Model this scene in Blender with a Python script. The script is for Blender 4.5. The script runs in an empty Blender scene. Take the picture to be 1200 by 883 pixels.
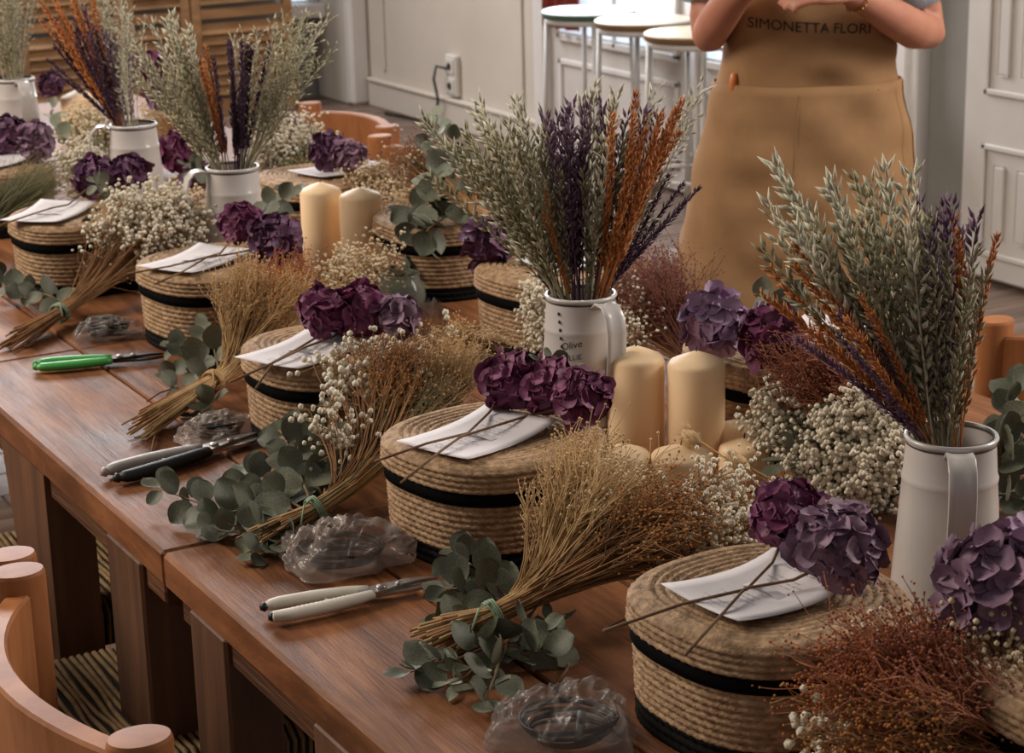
import bpy, math, random
import numpy as np
from mathutils import Vector, Matrix, Quaternion, noise
random.seed(7); rng = np.random.default_rng(7)
R = math.radians
scene = bpy.context.scene
COL = scene.collection

# ------------------------------------------------------------------ camera
FPX = 2400.0; PITCH = R(16.5); YAW = R(29.2); ROLL = R(-1.4); CAMH = 1.68
fw = Vector((math.sin(YAW)*math.cos(PITCH), math.cos(YAW)*math.cos(PITCH), -math.sin(PITCH)))
rt0 = Vector((math.cos(YAW), -math.sin(YAW), 0)); up0 = rt0.cross(fw)
rt = math.cos(ROLL)*rt0 + math.sin(ROLL)*up0; up = rt.cross(fw)
CAM = Vector((0, 0, CAMH))
cd = bpy.data.cameras.new('camera'); co = bpy.data.objects.new('camera', cd); COL.objects.link(co)
cd.sensor_width = 36; cd.lens = FPX*36/1200; cd.clip_start = .05
co.matrix_world = Matrix(((rt.x, up.x, -fw.x, 0), (rt.y, up.y, -fw.y, 0), (rt.z, up.z, -fw.z, CAMH), (0, 0, 0, 1)))
cd.dof.use_dof = True; cd.dof.focus_distance = 2.35; cd.dof.aperture_fstop = 14.0
scene.camera = co

# ------------------------------------------------------------------ light
world = bpy.data.worlds.new('world'); scene.world = world; world.use_nodes = True
bg = world.node_tree.nodes['Background']; bg.inputs[0].default_value = (.95, .93, .90, 1); bg.inputs[1].default_value = .13
def area(name, loc, target, sx, sy, power, col):
    l = bpy.data.lights.new(name, 'AREA'); l.shape = 'RECTANGLE'; l.size = sx; l.size_y = sy; l.energy = power; l.color = col
    o = bpy.data.objects.new(name, l); COL.objects.link(o); o.location = loc
    o.rotation_euler = (Vector(target)-Vector(loc)).to_track_quat('-Z', 'Y').to_euler(); return o
area('daylight_french_door', (4.50, 6.9, 1.7), (1.2, 3.6, .8), 2.0, 1.9, 58, (.93, .96, 1.0))
area('daylight_side_window', (-1.6, 4.6, 3.4), (1.4, 2.6, .8), 2.2, 1.8, 120, (1.0, .90, .78))
area('daylight_end_window', (2.4, 9.6, 3.4), (1.6, 4.0, .7), 2.4, 1.6, 165, (.97, .97, 1.0))
area('daylight_right_window', (4.5, 1.4, 2.5), (1.8, 2.4, .9), 1.6, 1.8, 105, (1.0, .94, .87))
vs = scene.view_settings; vs.view_transform = 'Standard'; vs.look = 'None'; vs.gamma = 1; vs.exposure = 0.62; vs.use_curve_mapping = False

# ------------------------------------------------------------------ pixel helpers
def ray(x, y): return fw + (x-600)/FPX*rt - (y-441.5)/FPX*up
def P(x, y, z):
    d = ray(x, y); return CAM + d*((z-CAMH)/d.z)
def PX(x, y, X):
    d = ray(x, y); return CAM + d*(X/d.x)
def PY(x, y, Y):
    d = ray(x, y); return CAM + d*(Y/d.y)
RT = Vector((math.cos(YAW), -math.sin(YAW), 0)); DP = Vector((math.sin(YAW), math.cos(YAW), 0)); UZ = Vector((0, 0, 1))
TZ = .76   # table top

# ------------------------------------------------------------------ materials
def lin(c):
    return tuple(((v/255)/12.92 if v/255 <= .04045 else ((v/255+.055)/1.055)**2.4) for v in c) + (1,)
MATS = {}
def mat(name, c1, c2=None, scale=8, stretch=(1, 1, 1), rough=.6, bump=0, bscale=None, bdist=.002, rnd=0, spec=.4, sss=0, metal=0, detail=5, c3=None, coat=0, wave=None, trans=0):
    m = bpy.data.materials.new(name); m.use_nodes = True; nt = m.node_tree; N = nt.nodes; L = nt.links
    p = N['Principled BSDF']; p.inputs['Roughness'].default_value = rough; p.inputs['Metallic'].default_value = metal
    p.inputs['Specular IOR Level'].default_value = spec
    if coat: p.inputs['Coat Weight'].default_value = coat; p.inputs['Coat Roughness'].default_value = .15
    if sss: p.inputs['Subsurface Weight'].default_value = sss; p.inputs['Subsurface Radius'].default_value = (.02, .012, .006)
    if trans: p.inputs['Transmission Weight'].default_value = trans
    p.inputs['Base Color'].default_value = lin(c1)
    out = None
    tc = N.new('ShaderNodeTexCoord'); mp = N.new('ShaderNodeMapping'); mp.inputs['Scale'].default_value = stretch
    L.new(tc.outputs['Object'], mp.inputs['Vector'])
    vec = mp.outputs['Vector']
    oi = N.new('ShaderNodeObjectInfo')
    if rnd:   # shift the pattern per object
        ad = N.new('ShaderNodeVectorMath'); ad.operation = 'MULTIPLY_ADD'; ad.inputs[1].default_value = (1, 1, 1)
        sc = N.new('ShaderNodeMath'); sc.operation = 'MULTIPLY'; sc.inputs[1].default_value = 37.0
        L.new(oi.outputs['Random'], sc.inputs[0]); L.new(vec, ad.inputs[0]); L.new(sc.outputs[0], ad.inputs[2]); vec = ad.outputs[0]
    if c2:
        nz = N.new('ShaderNodeTexNoise'); nz.inputs['Scale'].default_value = scale; nz.inputs['Detail'].default_value = detail; nz.inputs['Roughness'].default_value = .6
        L.new(vec, nz.inputs['Vector'])
        rp = N.new('ShaderNodeValToRGB'); e = rp.color_ramp.elements
        e[0].position = .34; e[0].color = lin(c1); e[1].position = .66; e[1].color = lin(c2)
        if c3: n = e.new(.8); n.color = lin(c3)
        L.new(nz.outputs['Fac'], rp.inputs['Fac']); out = rp.outputs['Color']
    if rnd:
        hs = N.new('ShaderNodeHueSaturation'); mr = N.new('ShaderNodeMapRange')
        mr.inputs['To Min'].default_value = 1-rnd; mr.inputs['To Max'].default_value = 1+rnd
        L.new(oi.outputs['Random'], mr.inputs['Value']); L.new(mr.outputs[0], hs.inputs['Value'])
        if out: L.new(out, hs.inputs['Color'])
        else: hs.inputs['Color'].default_value = lin(c1)
        out = hs.outputs['Color']
    if out: L.new(out, p.inputs['Base Color'])
    if bump:
        b = N.new('ShaderNodeBump'); b.inputs['Strength'].default_value = bump; b.inputs['Distance'].default_value = bdist
        nb = N.new('ShaderNodeTexNoise'); nb.inputs['Scale'].default_value = bscale or scale*3; nb.inputs['Detail'].default_value = 6
        L.new(vec, nb.inputs['Vector']); L.new(nb.outputs['Fac'], b.inputs['Height']); L.new(b.outputs['Normal'], p.inputs['Normal'])
    MATS[name] = m; return m
M = MATS
def wood_worn(name):      # long grain, dark stains and fine cracks
    m = bpy.data.materials.new(name); m.use_nodes = True; nt = m.node_tree; N = nt.nodes; L = nt.links; p = N['Principled BSDF']
    p.inputs['Specular IOR Level'].default_value = .22
    tc = N.new('ShaderNodeTexCoord'); oi = N.new('ShaderNodeObjectInfo'); sc = N.new('ShaderNodeMath'); sc.operation = 'MULTIPLY'; sc.inputs[1].default_value = 53.0; L.new(oi.outputs['Random'], sc.inputs[0])
    ad = N.new('ShaderNodeVectorMath'); ad.operation = 'ADD'; L.new(tc.outputs['Object'], ad.inputs[0]); L.new(sc.outputs[0], ad.inputs[1])
    def nz(scale, stretch, detail=6, rough=.6, dist=0):
        mp = N.new('ShaderNodeMapping'); mp.inputs['Scale'].default_value = stretch; L.new(ad.outputs[0], mp.inputs['Vector'])
        n = N.new('ShaderNodeTexNoise'); n.inputs['Scale'].default_value = scale; n.inputs['Detail'].default_value = detail; n.inputs['Roughness'].default_value = rough; n.inputs['Distortion'].default_value = dist
        L.new(mp.outputs[0], n.inputs['Vector']); return n.outputs['Fac']
    def ramp(f, st):
        r = N.new('ShaderNodeValToRGB'); e = r.color_ramp.elements
        for i, (q, c) in enumerate(st):
            el = e[i] if i < 2 else e.new(q); el.position = q; el.color = c
        L.new(f, r.inputs[0]); return r.outputs[0]
    def mul(a, b, f=1):
        x = N.new('ShaderNodeMix'); x.data_type = 'RGBA'; x.blend_type = 'MULTIPLY'; x.inputs[0].default_value = f; L.new(a, x.inputs[6]); L.new(b, x.inputs[7]); return x.outputs[2]
    W = (1, 1, 1, 1)
    grain = nz(7, (5, .5, 2), 8, .65, .6); base = ramp(grain, [(.30, lin((94, 56, 33))), (.55, lin((136, 88, 55))), (.75, lin((164, 115, 78)))])
    stain = nz(3.2, (1.6, .8, 1), 5, .6, .4); base = mul(base, ramp(stain, [(.30, (.34, .30, .29, 1)), (.49, W)]), .9)
    pale = nz(5, (1.2, .7, 1), 4, .5); base = mul(base, ramp(pale, [(.35, (.8, .78, .76, 1)), (.65, (1.16, 1.12, 1.08, 1))]))
    crack = nz(16, (6, .35, 1), 6, .7, 1.0); base = mul(base, ramp(crack, [(.30, (.35, .3, .28, 1)), (.37, W)]), .8)
    L.new(base, p.inputs['Base Color'])
    L.new(ramp(stain, [(.3, (.42,)*3+(1,)), (.6, (.6,)*3+(1,))]), p.inputs['Roughness'])
    b = N.new('ShaderNodeBump'); b.inputs['Strength'].default_value = .55; b.inputs['Distance'].default_value = .003; L.new(crack, b.inputs['Height'])
    b2 = N.new('ShaderNodeBump'); b2.inputs['Strength'].default_value = .5; b2.inputs['Distance'].default_value = .004; L.new(grain, b2.inputs['Height']); L.new(b.outputs[0], b2.inputs['Normal']); L.new(b2.outputs[0], p.inputs['Normal'])
    MATS[name] = m
wood_worn('table_wood')
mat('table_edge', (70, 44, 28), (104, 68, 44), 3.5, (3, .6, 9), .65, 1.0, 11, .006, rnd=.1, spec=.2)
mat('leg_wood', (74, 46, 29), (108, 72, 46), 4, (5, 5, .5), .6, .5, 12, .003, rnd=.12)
mat('chair_wood', (136, 82, 46), (168, 108, 66), 5, (3, 3, .7), .5, .15, 20, .001, rnd=.08, spec=.25)
mat('rush', (164, 134, 92), (128, 102, 66), 40, (1, 1, 1), .7, .3, 90, .001)
mat('rush_dark', (34, 26, 20), (52, 42, 30), 40, (1, 1, 1), .8)
mat('straw', (122, 92, 64), (182, 148, 112), 85, (1, 1, 1.6), .75, .8, 260, .002, c3=(210, 180, 144), rnd=.06)
mat('black_straw', (12, 11, 10), (22, 20, 19), 80, (1, 1, 2), .85, .5, 200, .001, spec=.12)
mat('ribbon', (8, 8, 8), (14, 13, 13), 200, rough=.9, spec=.06)
mat('card', (206, 198, 200), (214, 206, 206), 30, rough=.8)
mat('print', (158, 150, 152), rough=.9)
mat('twig', (92, 66, 46), (128, 98, 70), 60, rough=.8)
mat('stem_tan', (160, 124, 80), (194, 160, 112), 20, rough=.75)
mat('stem_brown', (122, 84, 50), (158, 114, 70), 20, rough=.75)
mat('stem_green', (88, 88, 60), (126, 118, 82), 20, rough=.75)
mat('stem_rust', (136, 78, 50), (168, 104, 68), 20, rough=.75)
mat('head_tan', (190, 152, 104), (214, 180, 132), 60, rough=.8)
mat('head_rust', (142, 72, 36), (176, 100, 52), 60, rough=.8)
mat('stem_red', (96, 52, 40), (128, 76, 58), 20, rough=.75)
mat('head_red', (112, 58, 46), (150, 88, 68), 60, rough=.8)
mat('head_orange', (158, 98, 46), (182, 122, 62), 60, rough=.8)
mat('head_white', (204, 192, 170), (230, 220, 200), 80, rough=.8)
mat('head_cream', (196, 174, 140), (220, 202, 172), 80, rough=.8)
mat('head_lilac', (106, 72, 104), (140, 104, 134), 60, rough=.8)
mat('oat_green', (116, 110, 82), (178, 168, 136), 26, rough=.7, rnd=.14)
mat('oat_pale', (158, 152, 128), (204, 196, 172), 26, rough=.7, rnd=.1)
mat('oat_purple', (76, 50, 70), (124, 94, 114), 26, rough=.7, rnd=.16)
mat('oat_plum', (48, 22, 42), (74, 40, 64), 26, rough=.7, rnd=.16)
mat('oat_orange', (150, 86, 38), (196, 124, 64), 26, rough=.7, rnd=.14)
mat('leaf_euc', (82, 84, 68), (120, 120, 100), 22, rough=.55, rnd=.2, bump=.2, bscale=60)
mat('leaf_pale', (124, 130, 108), (162, 164, 142), 22, rough=.55, rnd=.14)
mat('leaf_stem', (96, 76, 54), (120, 100, 74), 20, rough=.7)
mat('petal_plum', (92, 34, 66), (124, 60, 94), 40, rough=.6, rnd=.24, sss=.0)
mat('petal_dusk', (108, 76, 98), (146, 114, 132), 40, rough=.6, rnd=.22)
mat('petal_lilac', (150, 112, 146), (178, 146, 172), 40, rough=.6, rnd=.16)
mat('petal_grape', (78, 40, 68), (106, 66, 94), 40, rough=.6, rnd=.24)
mat('enamel', (190, 182, 177), (200, 192, 187), 5, rough=.28, spec=.5, coat=.3)
mat('enamel_rim', (60, 56, 56), (88, 80, 78), 30, rough=.35)
mat('ink', (70, 62, 54), rough=.8)
mat('wax', (244, 208, 164), (247, 216, 176), 6, rough=.5, sss=.12, spec=.25)
mat('wick', (60, 52, 44), rough=.9)
mat('wall', (196, 184, 170), (206, 195, 182), 1.6, rough=.8, bump=.15, bscale=18)
mat('wall_grey', (132, 128, 122), (142, 138, 131), 2, rough=.85)
mat('door_paint', (196, 188, 180), (206, 198, 190), 3, rough=.5, bump=.1, bscale=20)
mat('white_paint', (214, 208, 202), (222, 216, 211), 3, rough=.5)
mat('shutter_wood', (136, 98, 64), (176, 134, 92), 4, (1, 1, 5), .55, .4, 14, .003, rnd=.12)
mat('floor_wood', (92, 74, 64), (134, 112, 98), 2.6, (.6, 6, 1), .38, .5, 9, .003, rnd=.16, c3=(154, 130, 114))
mat('floor_gap', (30, 24, 20), rough=.9)
mat('apron', (146, 108, 72), (156, 118, 80), 14, rough=.85, bump=.25, bscale=500, bdist=.0006)
mat('apron_side', (170, 132, 92), (180, 142, 100), 14, rough=.85)
mat('apron_ink', (42, 36, 32), rough=.8)
mat('skin', (176, 116, 92), (188, 128, 104), 10, rough=.5, sss=.12)
mat('denim', (150, 164, 180), (172, 184, 196), 60, rough=.85, bump=.2, bscale=300, bdist=.0008)
mat('trousers', (52, 50, 54), (62, 60, 64), 30, rough=.85)
mat('shoe', (40, 34, 32), rough=.5)
mat('hair', (62, 42, 30), (86, 60, 42), 30, (6, 6, 1), rough=.5)
mat('eye_white', (220, 214, 208), rough=.3); mat('lips', (150, 82, 76), rough=.5)
mat('gold', (190, 140, 80), rough=.3, metal=1)
mat('steel', (150, 142, 136), (172, 164, 156), 40, rough=.32, metal=.85)
mat('steel_dark', (60, 56, 54), (84, 78, 74), 40, rough=.4, metal=.8)
mat('grip_green', (58, 140, 62), (70, 152, 72), 20, rough=.35)
mat('grip_white', (188, 178, 164), (200, 190, 176), 30, rough=.45)
mat('grip_grey', (158, 148, 142), (170, 160, 154), 30, rough=.4)
mat('grip_black', (26, 25, 25), rough=.5)
mat('wire_black', (24, 23, 22), rough=.45)
mat('tie_green', (128, 146, 116), rough=.6)
mat('stool_metal', (190, 183, 176), rough=.4)
mat('stool_white', (176, 182, 178), (184, 190, 186), 4, rough=.4)
mat('stool_birch', (176, 164, 146), (186, 174, 156), 4, (1, 6, 1), rough=.45)
mat('stool_oak', (172, 148, 116), (182, 158, 126), 4, (1, 6, 1), rough=.45)
mat('edge_green', (62, 88, 70), rough=.5); mat('edge_brown', (112, 82, 50), rough=.5)
mat('red_cloth', (142, 58, 50), (160, 72, 62), 20, rough=.9)
mat('socket', (214, 206, 196), rough=.45)
mat('raffia', (196, 160, 114), (220, 190, 146), 30, rough=.8)
mat('pink_paper', (176, 112, 104), rough=.8)
mat('orange_tool', (196, 112, 58), rough=.5)
def glassy(name, tint, mixf, rough, glossc=(235, 225, 222)):
    m = bpy.data.materials.new(name); m.use_nodes = True; nt = m.node_tree; N = nt.nodes; L = nt.links
    p = N['Principled BSDF']; p.inputs['Base Color'].default_value = lin(glossc); p.inputs['Roughness'].default_value = rough
    p.inputs['Specular IOR Level'].default_value = .9
    t = N.new('ShaderNodeBsdfTransparent'); t.inputs[0].default_value = lin(tint); mx = N.new('ShaderNodeMixShader'); mx.inputs[0].default_value = mixf
    L.new(t.outputs[0], mx.inputs[1]); L.new(p.outputs[0], mx.inputs[2]); L.new(mx.outputs[0], N['Material Output'].inputs['Surface']); MATS[name] = m; return m
glassy('plastic', (238, 234, 231), .16, .10, (200, 190, 184))
glassy('plastic_milky', (236, 230, 226), .27, .16, (206, 190, 180))
glassy('jar_glass', (226, 228, 220), .22, .05, (150, 150, 140))
pm = bpy.data.materials.new('pane_daylight'); pm.use_nodes = True
pp = pm.node_tree.nodes['Principled BSDF']; pp.inputs['Base Color'].default_value = lin((200, 210, 225)); pp.inputs['Roughness'].default_value = .1
pp.inputs['Emission Color'].default_value = (.72, .84, 1, 1); pp.inputs['Emission Strength'].default_value = .55; M['pane'] = pm

# ------------------------------------------------------------------ mesh helpers
class MB:
    def __init__(s): s.v = []; s.f = []; s.m = []; s.n = 0
    def add(s, vs, fs, mi=0):
        o = s.n; s.v.extend([tuple(v) for v in vs]); s.n += len(vs)
        s.f.extend([tuple(i+o for i in f) for f in fs]); s.m.extend([mi]*len(fs))
    def box(s, x0, x1, y0, y1, z0, z1, mi=0):
        s.add([(x0,y0,z0),(x1,y0,z0),(x1,y1,z0),(x0,y1,z0),(x0,y0,z1),(x1,y0,z1),(x1,y1,z1),(x0,y1,z1)],
              [(0,3,2,1),(4,5,6,7),(0,1,5,4),(1,2,6,5),(2,3,7,6),(3,0,4,7)], mi)
    def bbox(s, x0, x1, y0, y1, z0, z1, b=.004, mi=0):   # box with chamfered edges
        vs = []; idx = {}
        for X in (0,1):
            for Y in (0,1):
                for Z in (0,1):
                    cx, cy, cz = (x0,x1)[X], (y0,y1)[Y], (z0,z1)[Z]; sx, sy, sz = (1,-1)[X], (1,-1)[Y], (1,-1)[Z]
                    idx[X,Y,Z,0] = len(vs); vs.append((cx, cy+sy*b, cz+sz*b))
                    idx[X,Y,Z,1] = len(vs); vs.append((cx+sx*b, cy, cz+sz*b))
                    idx[X,Y,Z,2] = len(vs); vs.append((cx+sx*b, cy+sy*b, cz))
        I = idx; fs = []
        for X in (0,1):
            q = [I[X,0,0,0], I[X,1,0,0], I[X,1,1,0], I[X,0,1,0]]; fs.append(q if X else q[::-1])
        for Y in (0,1):
            q = [I[0,Y,0,1], I[1,Y,0,1], I[1,Y,1,1], I[0,Y,1,1]]; fs.append(q[::-1] if Y else q)
        for Z in (0,1):
            q = [I[0,0,Z,2], I[1,0,Z,2], I[1,1,Z,2], I[0,1,Z,2]]; fs.append(q if Z else q[::-1])
        for a in (0,1):
            for c in (0,1):
                q = [I[0,a,c,1], I[1,a,c,1], I[1,a,c,2], I[0,a,c,2]]; fs.append(q if (a == c) == True else q[::-1])
                q = [I[a,0,c,0], I[a,1,c,0], I[a,1,c,2], I[a,0,c,2]]; fs.append(q[::-1] if a == c else q)
                q = [I[a,c,0,0], I[a,c,1,0], I[a,c,1,1], I[a,c,0,1]]; fs.append(q if a == c else q[::-1])
        for X in (0,1):
            for Y in (0,1):
                for Z in (0,1):
                    t = [I[X,Y,Z,0], I[X,Y,Z,1], I[X,Y,Z,2]]; fs.append(t if (X+Y+Z) % 2 else t[::-1])
        s.add(vs, fs, mi)
    def rings(s, rings, mi=0, closed=True, cap0=False, cap1=False):
        n = len(rings[0]); vs = [p for r in rings for p in r]; fs = []
        for i in range(len(rings)-1):
            for j in range(n if closed else n-1):
                k = (j+1) % n; fs.append((i*n+j, i*n+k, (i+1)*n+k, (i+1)*n+j))
        if cap0: fs.append(tuple(range(n))[::-1])
        if cap1: fs.append(tuple((len(rings)-1)*n+j for j in range(n)))
        s.add(vs, fs, mi)
    def tube(s, pts, rad, n=6, mi=0, flat=1.0, upv=None, caps=True):
        pts = [Vector(p) for p in pts]; K = len(pts)
        rad = rad if hasattr(rad, '__len__') else [rad]*K
        rr = []; prev = None
        for i, p in enumerate(pts):
            t = (pts[min(i+1, K-1)]-pts[max(i-1, 0)])
            t = t.normalized() if t.length > 1e-9 else Vector((0,0,1))
            if prev is None:
                a = Vector(upv) if upv else (Vector((0,0,1)) if abs(t.z) < .9 else Vector((1,0,0)))
            else: a = prev
            u = (a - t*a.dot(t)); u = u.normalized() if u.length > 1e-6 else t.orthogonal().normalized()
            prev = u; w = t.cross(u); r = rad[i]
            rr.append([p + u*(math.cos(2*math.pi*j/n)*r*flat) + w*(math.sin(2*math.pi*j/n)*r) for j in range(n)])
        s.rings(rr, mi, True, caps, caps)
    def lathe(s, prof, n=32, mi=0, cap0=False, cap1=False):
        s.rings([[(r*math.cos(2*math.pi*j/n), r*math.sin(2*math.pi*j/n), z) for j in range(n)] for r, z in prof], mi, True, cap0, cap1)
    def ball(s, c, r, mi=0, sq=1.0):
        s.add([(c[0]+v[0]*r, c[1]+v[1]*r, c[2]+v[2]*r*sq) for v in ICO], ICF, mi)
    def spindle(s, p, d, L, w, mi=0, tw=0):
        d = d.normalized(); u = d.orthogonal().normalized(); u.rotate(Quaternion(d, tw)); v = d.cross(u)
        m = p + d*(L*.42); vs = [p, m+u*w, m+v*w*.6, m-u*w, m-v*w*.6, p+d*L]
        s.add(vs, [(0,2,1),(0,3,2),(0,4,3),(0,1,4),(1,2,5),(2,3,5),(3,4,5),(4,1,5)], mi)
    def grid(s, fn, nu, nv, mi=0):
        vs = [fn(i/(nu-1), j/(nv-1)) for i in range(nu) for j in range(nv)]
        s.add(vs, [(i*nv+j, (i+1)*nv+j, (i+1)*nv+j+1, i*nv+j+1) for i in range(nu-1) for j in range(nv-1)], mi)
    def mesh(s, name, mats, smooth=True):
        me = bpy.data.meshes.new(name); me.from_pydata(s.v, [], s.f)
        for m in (mats if isinstance(mats, (list, tuple)) else [mats]): me.materials.append(M[m] if isinstance(m, str) else m)
        me.polygons.foreach_set('material_index', s.m); me.polygons.foreach_set('use_smooth', [smooth]*len(s.f)); me.update()
        return me
    def build(s, name, mats, parent=None, smooth=True, loc=None): return link(name, s.mesh(name, mats, smooth), parent, loc)
g_ = (1+5**.5)/2; k_ = 1/math.sqrt(1+g_*g_)
ICO = [tuple(c*k_ for c in v) for v in [(-1,g_,0),(1,g_,0),(-1,-g_,0),(1,-g_,0),(0,-1,g_),(0,1,g_),(0,-1,-g_),(0,1,-g_),(g_,0,-1),(g_,0,1),(-g_,0,-1),(-g_,0,1)]]
ICF = [(0,11,5),(0,5,1),(0,1,7),(0,7,10),(0,10,11),(1,5,9),(5,11,4),(11,10,2),(10,7,6),(7,1,8),(3,9,4),(3,4,2),(3,2,6),(3,6,8),(3,8,9),(4,9,5),(2,4,11),(6,2,10),(8,6,7),(9,8,1)]
def link(name, me, parent=None, loc=None, mtx=None):
    o = bpy.data.objects.new(name, me); COL.objects.link(o)
    if parent: o.parent = parent
    if loc is not None: o.location = loc
    if mtx is not None: o.matrix_basis = mtx
    return o
def tag(o, label, cat, group=None):
    o['label'] = label; o['category'] = cat
    if group: o['group'] = group
    return o
def thing(name, label, cat, loc=(0,0,0), rz=0, group=None):
    o = bpy.data.objects.new(name, None); COL.objects.link(o); o.location = loc; o.rotation_euler = (0,0,rz); o.empty_display_size = .05
    return tag(o, label, cat, group)
def structure(o): o['kind'] = 'structure'; return o
def stuff(o): o['kind'] = 'stuff'; return o
def basis(y, z, loc, s=1):     # matrix with local +Y along y and local +Z near z
    y = y.normalized(); x = y.cross(z); x = x.normalized() if x.length > 1e-6 else y.orthogonal().normalized(); z = x.cross(y)
    return Matrix(((x.x*s, y.x*s, z.x*s, loc[0]), (x.y*s, y.y*s, z.y*s, loc[1]), (x.z*s, y.z*s, z.z*s, loc[2]), (0,0,0,1)))
def rv(a=1): return Vector((random.uniform(-a,a), random.uniform(-a,a), random.uniform(-a,a)))

# ================================================================== SETTING
WX = 4.66; WY = 10.25
m = MB(); m.box(-.5, WX+.05, .8, WY+.05, -.06, -.012); fl = structure(m.build('floor', 'floor_gap', None, False))
pw = .165; yy = .8; k = 0
while yy < WY:
    x = -.5 - random.uniform(0, 1.2)
    while x < WX:
        ln = random.uniform(1.3, 2.1); a, b = max(x, -.5), min(x+ln, WX)
        if b-a > .05:
            m = MB(); m.bbox(-(b-a)/2+.002, (b-a)/2-.002, -pw/2+.002, pw/2-.002, -.014, random.uniform(-.0012, 0), .003)
            m.build('plank', 'floor_wood', fl, False, ((a+b)/2, yy+pw/2, 0))
        x += ln
    yy += pw
# right wall (runs beside the table) and its trim
def wallbox(name, x0, x1, y0, y1, z0, z1, mt): 
    mm = MB(); mm.box(x0, x1, y0, y1, z0, z1); return structure(mm.build(name, mt, None, False))
wr = wallbox('wall_right', WX, WX+.12, .5, WY, 0, 3.0, 'wall')
def wpart(nm, x0, x1, y0, y1, z0, z1, mt, par, b=.006):
    mm = MB(); mm.bbox(x0, x1, y0, y1, z0, z1, b); return mm.build(nm, mt, par, False)
wpart('pier', WX-.10, WX, 9.86, 10.24, 0, 3, 'wall', wr)
wpart('corner_moulding', WX-.115, WX-.0, 9.78, 9.86, 0, 3, 'white_paint', wr, .02)
wpart('grey_panel', WX-.012, WX, 5.13, 5.36, 0, 3, 'wall_grey', wr)
bb = structure(wpart('baseboard_right', WX-.03, WX-.0, 7.92, 9.76, 0, .13, 'wall', None))
wpart('baseboard_cap', WX-.04, WX-.0, 7.92, 9.76, .13, .15, 'wall', bb)
# panel mouldings on the plain wall
for (y0, y1, z0, z1) in ((8.15, 9.62, .20, 1.9),):
    for (a, b, c, d) in ((y0, y0+.03, z0, z1), (y1-.03, y1, z0, z1)):
        wpart('panel_moulding', WX-.012, WX, a, b, c, d, 'wall', wr, .004)
# end wall with window niche
we = wallbox('wall_end', .5, WX, WY, WY+.12, 0, 3.0, 'wall_grey')
w1 = structure(wpart('window_1', 4.36, 4.56, WY-.03, WY, .52, 2.4, 'pane', None, .004))
wpart('window_sill', 4.33, 4.56, WY-.16, WY, .44, .51, 'white_paint', w1)
wpart('window_frame', 4.33, 4.36, WY-.06, WY, .51, 2.4, 'white_paint', w1); wpart('window_frame', 4.50, 4.56, WY-.06, WY, .51, 2.4, 'white_paint', w1)
# french door behind the stools
d1 = structure(wpart('door_1', WX-.03, WX-.002, 5.62, 7.88, 0.01, 2.4, 'door_paint', None))
wpart('door_frame', WX-.07, WX, 7.86, 7.95, 0, 2.45, 'white_paint', d1); wpart('door_frame', WX-.07, WX, 5.36, 5.62, 0, 2.45, 'white_paint', d1)
wpart('frame_moulding', WX-.085, WX-.06, 5.40, 5.43, 0, 2.45, 'white_paint', d1); wpart('frame_moulding', WX-.085, WX-.06, 5.52, 5.55, 0, 2.45, 'white_paint', d1)
wpart('meeting_stile', WX-.05, WX-.02, 6.70, 6.78, .02, 2.38, 'white_paint', d1)
for y0, y1 in ((5.72, 6.66), (6.84, 7.78)):
    pn = wpart('pane', WX-.042, WX-.028, y0+.02, y1-.02, .58, 2.3, 'pane', d1, .002)
    for yb in (y0, (y0+y1)/2-.012, y1-.024): wpart('glazing_bar', WX-.05, WX-.028, yb, yb+.024, .55, 2.32, 'white_paint', d1, .003)
    for zb in (.54, 1.15, 1.75): wpart('glazing_bar', WX-.05, WX-.028, y0, y1, zb, zb+.03, 'white_paint', d1, .003)
    for a, b, c, d in ((y0, y1, .10, .125), (y0, y1, .435, .46), (y0, y0+.025, .10, .46), (y1-.025, y1, .10, .46)): wpart('panel_moulding', WX-.042, WX-.028, a, b, c, d, 'white_paint', d1, .004)
# panelled door at the right
D2X = WX-.06
d2 = structure(wpart('door_2', D2X, WX-.001, 4.10, 5.13, .025, 2.3, 'door_paint', None))
for z0, z1 in ((.10, .475), (.635, 1.9)):
    for a, b, c, d in ((4.20, 5.03, z0, z0+.02), (4.20, 5.03, z1-.02, z1), (4.20, 4.22, z0, z1), (5.01, 5.03, z0, z1)): wpart('panel_moulding', D2X-.012, D2X, a, b, c, d, 'door_paint', d2, .004)
    for q in range(7):
        yc = 4.29+q*.109; wpart('flute', D2X-.009, D2X, yc-.028, yc+.028, z0+.065, z1-.065, 'door_paint', d2, .008)
# power outlet on the wall
oc = PX(534, 88, WX); ow = thing('wall_socket', 'white double power socket box on the plain wall', 'socket', (WX, oc.y, oc.z))
m = MB(); m.bbox(-.03, 0, -.055, .055, -.10, .10, .006); m.build('housing', 'socket', ow, False)
for dz in (-.05, .045):
    m = MB(); m.bbox(-.036, -.028, -.04, .04, dz-.036, dz+.036, .003); f_ = m.build('socket_face', 'socket', ow, False)
    m = MB(); m.lathe([(.018, 0), (.018, .004), (.014, .005), (.013, .001)], 14, cap1=True); o = m.build('socket_hole', 'steel_dark', f_, True); o.location = (-.036, 0, dz); o.rotation_euler = (0, -math.pi/2, 0)
m = MB(); m.tube([(WX-.03, oc.y+.02, oc.z+.03), (WX-.08, oc.y+.05, oc.z+.045), (WX-.09, oc.y+.06, oc.z-.02), (WX-.06, oc.y+.08, oc.z-.12), (WX-.05, oc.y+.13, oc.z-.24), (WX-.05, oc.y+.2, .012), (WX-.1, oc.y+.6, .008)], .007, 8)
tag(m.build('power_cable', 'wire_black'), 'black power cable hanging from the wall socket', 'cable')
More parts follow.
